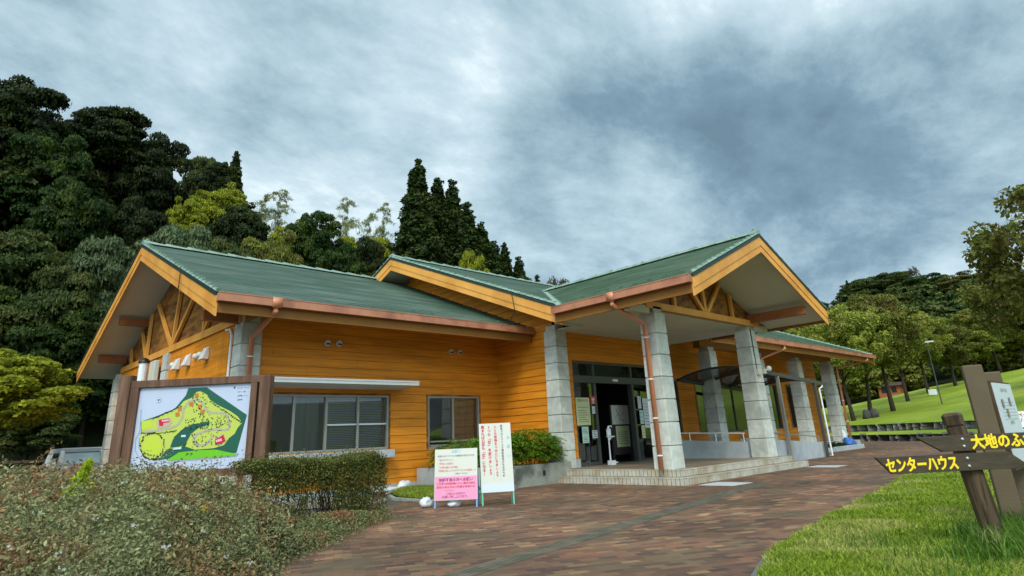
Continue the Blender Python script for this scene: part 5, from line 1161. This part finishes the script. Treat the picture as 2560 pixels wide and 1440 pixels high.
for az, r, el, w, lb, kk in ((36.7, 57, .448, 8.8, 'second tall cedar, its round top beside the tallest', 'cd2'), (38.1, 56, .442, 8.8, 'third cedar with a sharp spire top', 'cd1'), (39.5, 58, .400, 9.0, 'cedar one step down from the three tall ones', 'cd2'),
                        (40.9, 58, .36, 9.0, 'broad cedar on the falling shoulder of the row', 'cd1'), (43.1, 62, .322, 6.0, 'slim pointed cedar standing clear near the end of the row', 'cd2'), (44.4, 62, .295, 7.0, 'lower cedar touching the slim pointed one', 'cd1'), (46.1, 66, .262, 5.0, 'smallest cedar tip just above the roof ridge', 'cd2'), (42.0, 60, .325, 8.5, 'dark cedar filling in behind the slim pointed one', 'cd1')):
    plant(kk, az, r, el, w, lb, 'row of cedars behind the roof')
plant('cd2', 35.8, 59, .40, 8.5, 'cedar filling the gap behind the two tallest', 'row of cedars behind the roof')
plant('cd1', 33.4, 57, .365, 7.5, 'short cedar at the foot of the tallest, beside the bamboo', 'row of cedars behind the roof')
plant('lm1', 39.9, 50, .328, 3.4, 'bright yellow-green tree in front of the cedars')
plant('br1', 48.2, 64, .258, 5.2, 'bare-looking brown tree right of the last cedar')
plant('md1', 3.2, 48, .300, 8.5, 'leafy green tree low on the hillside above the parking', G1)
plant('dp1', 6.4, 50, .385, 6.2, 'green tree halfway up between dark crowns', G1)
plant('gr1', 9.4, 46, .298, 6.5, 'grey-green tree with layered branches left of the gable', G1)
plant('md2', 7.2, 45, .262, 6.0, 'mid green tree overlapping the grey-green layered one', G1)
plant('bd1', 10.3, 52, .372, 6.0, 'dark tree behind the layered grey-green tree', G1)
plant('gr1', 14.2, 47, .335, 8.0, 'wide flat grey-green canopy above the gable peak', G1)
plant('md1', 17.4, 48, .322, 6.8, 'green crown right of the wide flat canopy', G1)
plant('bd2', 18.5, 53, .380, 7.0, 'dark round tree below the yellow-green bamboo clump', G1)
plant('ol1', 20.6, 48, .330, 6.0, 'brownish olive tree above the green wing roof', G1)
plant('ol1', 22.4, 50, .345, 4.4, 'brown-tinged crown beside the dark dome-shaped tree', G1)
plant('md1', 24.2, 47, .272, 5.2, 'mid green tree just over the wing ridge', G1)
plant('dp1', 27.6, 50, .322, 5.6, 'deep green tree below the lone bamboo plume', G1)
plant('bd1', 30.0, 52, .338, 5.8, 'dark tree left of the cedar row', G1)
plant('md2', 30.8, 44, .246, 5.2, 'pale green low tree just left of the main roof ridge', G1)
plant('dp1', 0.8, 46, .235, 7.0, 'deep green tree behind the yellow-green bush', G1)
plant('md1', 4.6, 45, .205, 6.4, 'green tree left of the gable eave', G1)
plant('dp1', 8.2, 44, .205, 5.6, 'deep green tree beside the eave tip of the gable', G1)
plant('lm1', 3.4, 27, .142, 6.2, 'bright yellow-green bushy tree beside the parking area')
plant('md1', 6.4, 42, .07, 5.0, 'low shaded tree behind the parked vehicle', G1)
# trees on the lawn and at the right edge
G2 = 'park trees on the sloping lawn'
for k, (key, az, r, el, w, lb) in enumerate((('pk1', 71.2, 57, .162, 8.2, 'park tree behind the end of the eave, nearest the building'), ('pk2', 72.3, 60, .168, 7.6, 'park tree with the dark stump at its foot'), ('pk3', 74.0, 62, .178, 8.4, 'tall park tree with a straight dark trunk on the lawn'),
                        ('pk2', 75.1, 73, .156, 7.4, 'slender park tree further up the lawn'), ('pk1', 76.6, 80, .142, 8.2, 'park tree behind the lamp post'), ('pk3', 78.3, 84, .118, 8.0, 'light green park tree at the top of the lawn'), ('pk2', 69.6, 59, .150, 7.4, 'park tree seen past the veranda pillar'), ('pk1', 79.8, 92, .110, 8.0, 'park tree at the lawn edge left of the information board'),
                        ('pk2', 81.2, 94, .140, 8.5, 'tall park tree above the slab posts'), ('pk3', 68.2, 70, .135, 8.0, 'park tree seen between the pillars'), ('pk1', 82.6, 97, .12, 8, 'park tree highest on the lawn'))):
    plant(key, az, r, el, w, lb, G2)
plant('ed1', 87.9, 34, .285, 9.6, 'large loose-leaved tree leaning in from the edge above the lawn')
plant('ed1', 83.8, 46, .200, 7.0, 'lower reddish-green tree beside the large loose-leaved one')
plant('bd2', 84.9, 60, .16, 9.0, 'dark tree under the large loose-leaved tree')
G3 = 'trees on the ridge of the far hill'
for key, az, r, el, w, lb in (('md1', 73.6, 176, .197, 12, 'round tree on the far ridge behind the park trees'), ('md2', 76.0, 178, .199, 14, 'pale broad crown highest on the far ridge'), ('dp1', 78.2, 172, .190, 12, 'dark crown on the far ridge beyond the pale one'), ('cd2', 72.8, 170, .197, 5, 'thin conifer on the far ridge'), ('br1', 77.5, 176, .203, 4, 'spindly tree tip on the far ridge'), ('ol1', 80.6, 168, .184, 14, 'dark wide tree on the far ridge left of the large loose-leaved tree')):
    plant(key, az, r, el, w, lb, G3)
for k, (rt_, H_, R_) in PROTO.items():
    if k not in used:
        for c in list(rt_.children): bpy.data.objects.remove(c)
        bpy.data.objects.remove(rt_)
# ------------------------------------------------------------------ foreground flowering shrub (abelia-like)
rng = np.random.default_rng(77)
def shrub_lim(r): return 18.9+.90*np.clip(r-2.2, 0, 8)+.9*np.sin(r*3.3)+.5*np.sin(r*8.1)
def shrub_top(x, y):
    r = np.hypot(x, y); az = np.degrees(np.arctan2(x, y))
    z = .60+.25*np.clip((r-2.2)/4.2, 0, 1)**.8+.06*np.clip((9-az)/6, 0, 1)
    z = z+.03*np.sin(x*2.3+y*.7)+.03*np.sin(y*1.9-x*1.3+1)+.035*np.sin(x*5.1+2)*np.sin(y*4.3)+.02*np.sin(x*11+y*3)*np.sin(y*9)
    e = np.clip((shrub_lim(r)+.6-az)/8.0, 0, 1); z = z*(.04+.96*e**.7)
    e2 = np.clip((10.0-r)/1.2, 0, 1); z = z*(.5+.5*np.sqrt(e2)); return z
n = 200000
r = 2.15+(10.0-2.15)*rng.random(n)**.72; az = np.radians(-5+29.8*rng.random(n)); kk = np.degrees(az) < shrub_lim(r)+rng.normal(size=n)*.8; r, az = r[kk], az[kk]; n = len(r); x, y = r*np.sin(az), r*np.cos(az)
top = shrub_top(x, y); z = top-np.abs(rng.normal(size=n))*.10+.03
tall = rng.random(n) < .06; z[tall] = top[tall]+rng.random(tall.sum())**1.8*.20
P = np.stack([x, y, np.maximum(z, .02)], 1); Nn = rng.normal(size=(n, 3))*.7+np.array([0, -.1, .7])
SZ = (.0085+.0021*(r-2.0))*(.55+.9*rng.random(n))
V, F = leaves(P, Nn, SZ, rng, .48, .15)
SHR = empty('flowering_shrub', (1.2, 5.0, 0), 0, 'broad grey-green shrub with reddish leaves and small white flowers filling the foreground', 'shrub')
tw = 4200; rt_w = 2.3+(9.6-2.3)*rng.random(tw)**.75; at_w = np.radians(-5+28*rng.random(tw)); at_w = np.minimum(at_w, np.radians(shrub_lim(rt_w)-.6-rng.random(tw)*2)); tx, ty_ = rt_w*np.sin(at_w), rt_w*np.cos(at_w); tz = shrub_top(tx, ty_)-.14; dirn = rng.random(tw)*6.28; ln_t = (.10+.26*rng.random(tw)**2+np.where(rng.random(tw) < .10, .16, 0))*(1+.02*rt_w)
k_ = 24; sp = np.linspace(.1, 1, k_)[None, :]; lx = tx[:, None]+np.cos(dirn)[:, None]*ln_t[:, None]*sp**1.5*.8; ly = ty_[:, None]+np.sin(dirn)[:, None]*ln_t[:, None]*sp**1.5*.8; lz = tz[:, None]+ln_t[:, None]*(1.25*sp-.35*sp**2)
Pt_ = np.stack([lx.ravel(), ly.ravel(), lz.ravel()], 1)+rng.normal(size=(tw*k_, 3))*.010; V2, F2 = leaves(Pt_, rng.normal(size=(tw*k_, 3))*.8+np.array([0, -.1, .6]), np.repeat(.0075+.0018*(rt_w-2), k_)*(.6+.8*rng.random(tw*k_)), rng, .45, .15)
F = np.vstack([F, F2+len(V)]); V = np.vstack([V, V2])
LSH = leafmat('shrub_leaves', (.115, .125, .050), (.27, .27, .12), (.31, .13, .06), isl=.5, pscale=1.2, plo=.49, phi=.64, trans=.25)
o = np_mesh('foliage', V-np.array([1.2, 5.0, 0]), F, LSH, SHR)
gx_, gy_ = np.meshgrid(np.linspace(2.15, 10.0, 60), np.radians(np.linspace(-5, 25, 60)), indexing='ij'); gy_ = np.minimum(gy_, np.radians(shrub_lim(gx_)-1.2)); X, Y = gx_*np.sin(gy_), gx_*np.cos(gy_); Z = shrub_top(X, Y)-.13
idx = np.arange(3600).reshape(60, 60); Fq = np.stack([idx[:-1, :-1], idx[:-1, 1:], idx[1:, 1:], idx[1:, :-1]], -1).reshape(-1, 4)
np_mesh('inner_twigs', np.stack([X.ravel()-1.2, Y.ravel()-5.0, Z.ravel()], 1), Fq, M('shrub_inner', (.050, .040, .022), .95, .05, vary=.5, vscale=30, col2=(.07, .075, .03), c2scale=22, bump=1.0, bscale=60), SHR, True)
mb = MB(); rg = random.Random(8)
for k in range(420):
    rr0 = 2.4+7.3*rg.random()**.8; a = rad(rg.uniform(-4, 23)); x, y = rr0*math.sin(a), rr0*math.cos(a); t = float(shrub_top(np.array(x), np.array(y))); dx, dy = rg.uniform(-.12, .12), rg.uniform(-.12, .12); h = rg.uniform(.02, .17)
    mb.tube([(x, y, t-.25), (x+dx*.6, y+dy*.6, t-.02), (x+dx, y+dy, t+h)], [.0032, .0026, .0012], 4, cap=False)
mb.build('stem', M('red_brown_stem', (.11, .05, .028), .7), SHR)
FLW = M('white_petals', (.82, .80, .74), .5, .2)
def flower(x, y, z, s, seed):
    rg = random.Random(seed); mb = MB()
    for k in range(5):
        a = k*1.257+rg.random()*.3; c, si = math.cos(a), math.sin(a); t = rg.uniform(.2, .6)
        Q = lambda a_, b_, w_: (x+s*(.96*a_-.08*w_), y+s*(-.22*a_-.35*b_-.3*w_), z+s*(.9*b_+.2*w_)); mb.add([Q(0, 0, 0), Q(c*.6-si*.4, si*.6+c*.4, t), Q(c*1.1, si*1.1, t*.8), Q(c*.6+si*.4, si*.6-c*.4, t)], [(0, 1, 2, 3)])
    return mb
def surf(px, py, lift=.05, mn=2.2, mxr=9.8):
    """walk a line of sight until it meets the top of the shrub"""
    d = fw+rr*((px-1280)/1533.1)-uu*((py-586.5)/1533.1); d.normalize(); t = mn
    while t < 14:
        p = Vector((0, 0, CAM_H))+d*t
        if p.z < float(shrub_top(np.array(p.x), np.array(p.y)))+lift: return p
        t += .02
    return None
for k, (px, py) in enumerate(((150, 1425), (232, 1302), (100, 1283), (238, 1200), (332, 1318), (408, 1372), (464, 1270), (411, 1184), (370, 1212), (305, 1210), (402, 1242), (430, 1258), (80, 1286), (140, 1390), (20, 1372), (560, 1395), (505, 1330), (60, 1235), (590, 1290), (620, 1410))):
    p = surf(px, py)
    if p is not None:
        s = .0085*p.length*(1.15 if k in (0, 4, 5, 7) else .8)*.30; m_ = flower(p.x, p.y, p.z+.01, s, k)
        for j in range(1+k % 2): f2 = flower(p.x+s*(1.2+j), p.y-s*.6, p.z+.012*j, s*.8, k+50); m_.add(f2.v, f2.f)
        m_.build('flower', FLW, SHR)
YF = M('yellow_petals', (.75, .50, .03), .5, .2)
for k, (px, py) in enumerate(((508, 1277), (497, 1180))):
    p = surf(px, py)
    if p is not None: fl = flower(p.x, p.y, p.z+.02, .032, 90+k); fl.v += []; o = fl.build('yellow_flower', YF, SHR)
# tall yellow-green weed standing in the shrub
p = surf(165, 1262, .02); rngw = np.random.default_rng(5); WD = empty('weed', (p.x, p.y, .3), 0, 'bright yellow-green feathery weed standing up in the shrub', 'weed')
m_ = 900; s = rngw.random(m_); lx = (.02+.11*(1-s))*rngw.normal(size=m_)*.7; Pw = np.stack([s*.10+lx, lx*.4+rngw.normal(size=m_)*.03, p.z-.3-.10+s*.42-abs(lx)*.7], 1)
V, F = leaves(Pw, rngw.normal(size=(m_, 3))+np.array([0, -.6, .4]), .022*(.6+.8*rngw.random(m_)), rngw, .3); np_mesh('foliage', V, F, leafmat('weed_leaves', (.26, .36, .015), (.42, .50, .03), None, trans=.4), WD)
mb = MB(); mb.tube([(p.x, p.y, .3), (p.x+.05, p.y, p.z+.1), (p.x+.10, p.y, p.z+.3)], [.006, .005, .002], 5); mb.build('stem', BARKP, WD)
# ------------------------------------------------------------------ clipped hedge
rng = np.random.default_rng(12); HA, HB = np.array([3.55, 9.35]), np.array([6.05, 10.12]); hu = (HB-HA)/np.linalg.norm(HB-HA); hn = np.array([hu[1], -hu[0]]); HL = np.linalg.norm(HB-HA)
n = 50000; s = rng.random(n); w = (rng.random(n)*2-1); zt = .97+.03*np.sin(s*9)+.03*np.sin(s*23)+.02*np.sin(s*51)+np.where(rng.random(n) < .06, rng.random(n)*.14, 0); zz = rng.random(n)**.75
face = rng.random(n); zz = np.where(face < .35, 1-np.abs(rng.normal(size=n))*.05, zz); w = np.where((face >= .35) & (face < .85), -1+np.abs(rng.normal(size=n))*.16, w)
rd = np.clip((s-.90)/.10, 0, 1); z = zt*zz*(1-.10*rd**2)
# sparse leggy patch near the middle of the hedge foot
keep = ~((zz < .62) & (rng.random(n) < np.clip(.95-zz*.5+.2*np.sin(s*17), 0, .97)) & (s < .55)) & (zz > .06+.05*rng.random(n)); 
Px = HA[0]+hu[0]*s*HL+hn[0]*(-w)*.36+rng.normal(size=n)*.03; Py = HA[1]+hu[1]*s*HL+hn[1]*(-w)*.36+rng.normal(size=n)*.03
P = np.stack([Px, Py, z+rng.normal(size=n)*.02], 1)[keep]
HG = empty('hedge', (4.8, 9.7, 0), 0, 'clipped small-leaved hedge with a bare leggy patch in front of the office window', 'hedge')
V, F = leaves(P, rng.normal(size=(len(P), 3))+np.array([hn[0]*.5, hn[1]*.5, .6]), .016*(.6+.8*rng.random(len(P))), rng, .55)
np_mesh('foliage', V-np.array([4.8, 9.7, 0]), F, leafmat('hedge_leaves', (.060, .075, .016), (.16, .165, .040), (.19, .14, .05), isl=.4, pscale=1.6, plo=.55, phi=.7), HG)
mb = MB(); rg = random.Random(4)
for k in range(95):
    s = rg.random(); b_ = HA+hu*s*HL+hn*rg.uniform(-.15, .15); pts = [Vector((b_[0], b_[1], 0))]
    for j in range(4): q = pts[-1]; pts.append(q+Vector((rg.uniform(-.10, .10), rg.uniform(-.08, .08), rg.uniform(.16, .26))))
    mb.tube(pts, [.010, .008, .006, .004, .002], 5, cap=False)
    for j in (1, 2, 3):
        q = pts[j]; mb.tube([q, q+Vector((rg.uniform(-.2, .2), rg.uniform(-.2, .2), rg.uniform(.08, .25)))], [.004, .0015], 4, cap=False)
mb.build('stem', M('hedge_stem', (.085, .060, .040), .85), HG)
# low tufts at the hedge foot
rng = np.random.default_rng(31); n = 60000; s = rng.random(n); ln_ = np.stack([2.6+s*3.5, 6.6+s*3.15], 1); off = rng.normal(size=n)*.22
P = np.stack([ln_[:, 0]+off*.66-.25, ln_[:, 1]-off*.72+.25, rng.random(n)**1.6*(.10+.16*np.abs(np.sin(s*7)))], 1)
V, F = leaves(P, rng.normal(size=(n, 3))*.8+np.array([0, 0, .7]), .017*(.6+.9*rng.random(n)), rng, .4); o = np_mesh('ground_cover', V, F, leafmat('low_leaves', (.10, .115, .045), (.24, .24, .10), (.26, .12, .06), pscale=1.4, plo=.58)); tag(o, 'low leafy growth at the foot of the shrub and hedge', 'ground cover', None, 'stuff')
# ------------------------------------------------------------------ planter shrubs
def nandina(label, c, rx, ry, h, n, seed, mat):
    rng = np.random.default_rng(seed); root = empty('planter_shrub', c, 0, label, 'shrub', 'shrubs in the planter'); Ps = []; Ns = []
    fr = n//22
    for k in range(fr):
        a = rng.uniform(0, 6.28); q = math.sqrt(rng.random()); e = rng.uniform(.25, 1)*h*(1-.35*q*q); b = np.array([math.cos(a)*rx*q, math.sin(a)*ry*q, e]); d = np.array([math.cos(a+rng.normal()*.6), math.sin(a+rng.normal()*.6), rng.uniform(-.1, .5)]); ln = rng.uniform(.14, .26)
        s = np.linspace(0, 1, 22)[:, None]; pts = b+d*ln*s-np.array([0, 0, 1])*ln*.55*s**2; side = np.cross(d, [0, 0, 1]); side = side/np.linalg.norm(side); sg = np.where(np.arange(22) % 2, 1, -1)[:, None]; pts = pts+side*sg*.035*(1-s*.6); Ps.append(pts); Ns.append(rng.normal(size=(22, 3))*.35+np.array([0, 0, .9]))
    P = np.vstack(Ps); V, F = leaves(P, np.vstack(Ns), .034*(.7+.6*rng.random(len(P))), rng, .36); np_mesh('foliage', V, F, mat, root)
    mb = MB(); rg = random.Random(seed)
    for k in range(14):
        a = rg.uniform(0, 6.28); q = rg.random()*.7; mb.tube([(math.cos(a)*rx*q*.4, math.sin(a)*ry*q*.4, 0), (math.cos(a)*rx*q, math.sin(a)*ry*q, h*.7)], [.010, .005], 5, cap=False)
    mb.build('stem', BARK, root, local=True); return root
ND = leafmat('bright_fern_leaves', (.07, .17, .012), (.19, .33, .030), (.30, .28, .03), isl=.35, pscale=2.2, plo=.56, phi=.68, trans=.35)
nandina('bushy bright green shrub in the planter beside the stone pillar', (12.1, 12.3, .42), .95, .55, 1.0, 18000, 1, ND)
nandina('green shrub in the planter behind the tall notice stand', (10.95, 12.4, .42), .8, .5, .92, 14000, 2, ND)
nandina('yellow-tipped shrub in the planter below the small window', (10.6, 13.4, .42), .6, .7, .80, 10000, 3, ND)
nandina('shrub at the back of the planter behind the pink notice stand', (11.6, 13.7, .42), .8, .5, .62, 9000, 4, ND)
nandina('low dark shrub in the bed beyond the ramp', (28.4, 11.1, .05), 2.4, .22, .34, 9000, 5, LF['deep'])
# ------------------------------------------------------------------ grass
def inside(px, py, poly):
    r = np.zeros(len(px), bool); j = len(poly)-1
    for i in range(len(poly)):
        xi, yi = poly[i]; xj, yj = poly[j]; c = ((yi > py) != (yj > py)) & (px < (xj-xi)*(py-yi)/(yj-yi+1e-12)+xi); r ^= c; j = i
    return r
def blades(name, label, P, H, W, rng, mat, lean=.5):
    n = len(P); a = rng.random(n)*6.28; s = np.stack([np.cos(a), np.sin(a), 0*a], 1)*W[:, None]; t = np.stack([rng.normal(size=n)*lean*H, rng.normal(size=n)*lean*H, H], 1)
    V = np.empty((n, 5, 3)); V[:, 0] = P-s; V[:, 1] = P+s; V[:, 2] = P+s*.8+t*np.array([.35, .35, .62]); V[:, 3] = P-s*.8+t*np.array([.35, .35, .62]); V[:, 4] = P+t
    F4 = np.arange(5*n).reshape(-1, 5)[:, [0, 1, 2, 3]]; F3 = np.arange(5*n).reshape(-1, 5)[:, [3, 2, 4]]; V = V.reshape(-1, 3)
    F = np.vstack([F4, np.hstack([F3, F3[:, 2:3]])]); F = np.vstack([F4[:, [0, 1, 2]], F4[:, [0, 2, 3]], F3])
    o = np_mesh(name, V, F, mat); return tag(o, label, 'grass', None, 'stuff')
GR = leafmat('grass_blades', (.12, .19, .014), (.31, .38, .04), (.42, .39, .12), isl=.4, pscale=.9, plo=.48, phi=.66, trans=.35)
rng = np.random.default_rng(9); n = 230000; r = 3.2+15*rng.random(n)**1.3; az = np.radians(58+36*rng.random(n)); x, y = r*np.sin(az), r*np.cos(az); k = inside(x, y, pg); x, y, r = x[k], y[k], r[k]; n = len(x)
clump = .6+.55*np.sin(x*3.1+np.sin(y*4))*np.sin(y*3.7+1)+.35*np.sin(x*9+y*7); H = (.024+.018*rng.random(n)+.022*np.clip(clump, 0, 1.4)); blades('grass', 'short bright grass of the foreground lawn', np.stack([x, y, np.full(n, LZ)], 1), H*(1+.03*r), (.0020+.0006*r)*(.7+.6*rng.random(n)), rng, GR, .55)
# longer tufts round the posts
GT = leafmat('tuft_blades', (.045, .115, .012), (.13, .22, .030), (.26, .27, .10), isl=.35, pscale=2.0, plo=.58, trans=.3)
rng = np.random.default_rng(19); Pt = []; Ht = []
for (cx, cy, m_, sp, hh) in ((6.93, 1.40, 420, .22, .26), (6.6, 1.25, 300, .25, .24), (7.4, 1.65, 260, .22, .22), (7.7, 1.5, 260, .25, .24), (8.25, 1.4, 300, .2, .24), (6.3, 1.5, 200, .3, .18), (9.1, 1.4, 260, .25, .24), (6.6, 2.3, 120, .4, .14), (5.6, 1.4, 140, .5, .13), (10.1, 3.3, 90, .3, .13), (7.2, .9, 260, .3, .22)):
    q = rng.normal(size=(m_, 2))*sp*.6+np.array([cx, cy]); Pt.append(np.hstack([q, np.full((m_, 1), LZ)])); Ht.append(hh*(.45+.7*rng.random(m_)))
P = np.vstack(Pt); blades('grass', 'long grass tufts around the sign posts', P, np.concatenate(Ht), np.full(len(P), .0050), rng, GT, .38)
rng = np.random.default_rng(29); n = 26000; x = rng.uniform(8, 10.1, n); y = rng.uniform(11.1, 14.6, n); k = inside(x, y, patch); x, y = x[k], y[k]; blades('grass', 'grass of the small lawn behind the notice stands', np.stack([x, y, np.full(len(x), .05)], 1), .05+.04*rng.random(len(x)), np.full(len(x), .007), rng, GR)
# ------------------------------------------------------------------ parked van, lamp post, cabin, stumps
VN = empty('parked_van', (4.9, 30.0, 0), 0, 'small white parked van half hidden behind the shrub', 'van')
def vloc(x, y, z): return (4.9+x, 30.0+y, z)
CARW = M('white_car_paint', (.60, .62, .62), .25, .6); VGL = M('pale_windscreen', (.20, .27, .26), .08, .8, vary=.35, vscale=2.5); CARG = glass('van_window_glass', (.5, .6, .57), 2.6)
mb = MB(); pr = [(-.74, .25), (.74, .25), (.76, .95), (.70, 1.05), (-.70, 1.05), (-.76, .95)]
mb.prism([vloc(a, -1.6, b) for a, b in pr], (0, 3.2, 0)); b1 = [vloc(-.70, -1.35, 1.05), vloc(.70, -1.35, 1.05), vloc(.70, 1.55, 1.05), vloc(-.70, 1.55, 1.05)]; t1 = [vloc(-.62, -1.0, 1.5), vloc(.62, -1.0, 1.5), vloc(.62, 1.45, 1.5), vloc(-.62, 1.45, 1.5)]
for a, b in ((0, 1), (1, 2), (2, 3), (3, 0)):   # roof posts
    pass
for k in range(4): mb.beam(b1[k], t1[k], .15, .15, (0, 1, 0))
mb.box(4.9-.68, 4.9+.68, 28.9, 31.45, 1.42, 1.58); mb.build('body', CARW, VN, bevel=.03)
mb = MB(); mb.box(4.9-.68, 4.9+.68, 28.38, 28.42, .30, .55); mb.build('bumper', M('grey_bumper', (.2, .2, .2), .5), VN)
mb = MB(); mb.add([b1[0], b1[1], t1[1], t1[0]], [(0, 1, 2, 3)]); mb.build('windscreen', VGL, VN)
for i, j in ((1, 2), (0, 3)): mb = MB(); mb.add([b1[i], b1[j], t1[j], t1[i]], [(0, 1, 2, 3)]); mb.build('side_window', CARG, VN)
mb = MB(); mb.box(4.25, 5.55, 29.3, 31.3, .9, 1.1); mb.box(4.35, 4.8, 29.9, 30.0, 1.1, 1.5); mb.box(5.0, 5.45, 29.9, 30.0, 1.1, 1.5); mb.build('seats', BLACK, VN)
for sx in (-1, 1):
    mb = MB(); mb.box(4.9+sx*.86-.08, 4.9+sx*.86+.08, 28.95, 29.05, 1.05, 1.22); mb.build('wing_mirror', CARW, VN, bevel=.02)
    mb = MB(); mb.box(4.9+sx*.6-.12, 4.9+sx*.6+.12, 28.37, 28.41, .72, .88); mb.build('headlight', ALUW, VN)
    for sy in (-1.05, 1.1):
        mb = MB(); mb.tube([vloc(sx*.62, sy, .28), vloc(sx*.76, sy, .28)], .28, 16); o = mb.build('wheel', BLACK, VN); h = MB(); h.tube([vloc(sx*.755, sy, .28), vloc(sx*.775, sy, .28)], .16, 12); h.build('hub', ALUW, o)
FC = empty('rail_fence', (2, 38, 0), 0, 'dark wooden rail fence behind the parked van', 'fence')
for k in range(9): mb = MB(); x = -6+k*2.2; mb.box(x-.06, x+.06, 37.94, 38.06, 0, 1.25); mb.build('post', WOODP, FC)
for z in (.5, .85, 1.18): mb = MB(); mb.box(-6.2, 11.8, 37.9, 37.94, z-.06, z+.06); mb.build('rail', WOODP, FC)
def at_r(az, r): return r*math.sin(rad(az)), r*math.cos(rad(az)), terr(r, az)
x, y, z = at_r(77.2, 60); LP = empty('lamp_post', (x, y, z), 0, 'thin grey lamp post on the lawn', 'lamp post')
mb = MB(); mb.tube([(x, y, z-.2), (x, y, z+5.0)], [.045, .035], 8); mb.build('pole', BRONZE, LP); mb = MB(); mb.box(x-.12, x+.12, y-.5, y+.05, z+4.80, z+4.9); mb.build('lamp_head', ALUW, LP)
STDK = M('dark_boulder', (.05, .048, .04), .9, vary=.3, vscale=4)
for az, r, lb in ((72.15, 57.5, 'left of two dark boulders at a tree foot'), (72.65, 57.5, 'right of two dark boulders at a tree foot'), (70.1, 56, 'dark boulder seen between pillar and wall')):
    x, y, z = at_r(az, r); sack('boulder', lb, (x, y, z-.1), (.34, .34, .42), STDK, int(az*10), 'boulder')
x, y, z = at_r(76.8, 75); mb = MB(); mb.box(x-.3, x+.3, y-.3, y+.3, z, z+.55); tag(mb.build('utility_box', WHITE, bevel=.03), 'small white utility box on the lawn', 'box')
for az, r, wd, lb, key in ((74.2, 99, 2.6, 'small red-brown cabin between the park tree trunks', 1),):
    x, y, z = at_r(az, r); CB = empty('cabin', (x, y, z), 0, lb, 'cabin'); mb = MB(); mb.box(x-1.2, x+1.2, y-wd/2, y+wd/2, z-.5, z+1.3); mb.build('wall', M('cabin_wall', (.30, .085, .03) if key == 1 else (.14, .08, .05), .7, vary=.15, vscale=3), CB)
    mb = MB(); mb.prism([(x-1.6, y-wd/2-.3, z+1.27), (x+1.6, y-wd/2-.3, z+1.27), (x, y-wd/2-.3, z+1.75)], (0, wd+.6, 0)); mb.build('roof', M('cabin_roof', (.055, .035, .028), .85), CB)
    for q in (-.6, .6): mb = MB(); mb.box(x-1.23, x-1.2, y+q-.3, y+q+.3, z+.4, z+1.1); mb.build('window', BLACK, CB)
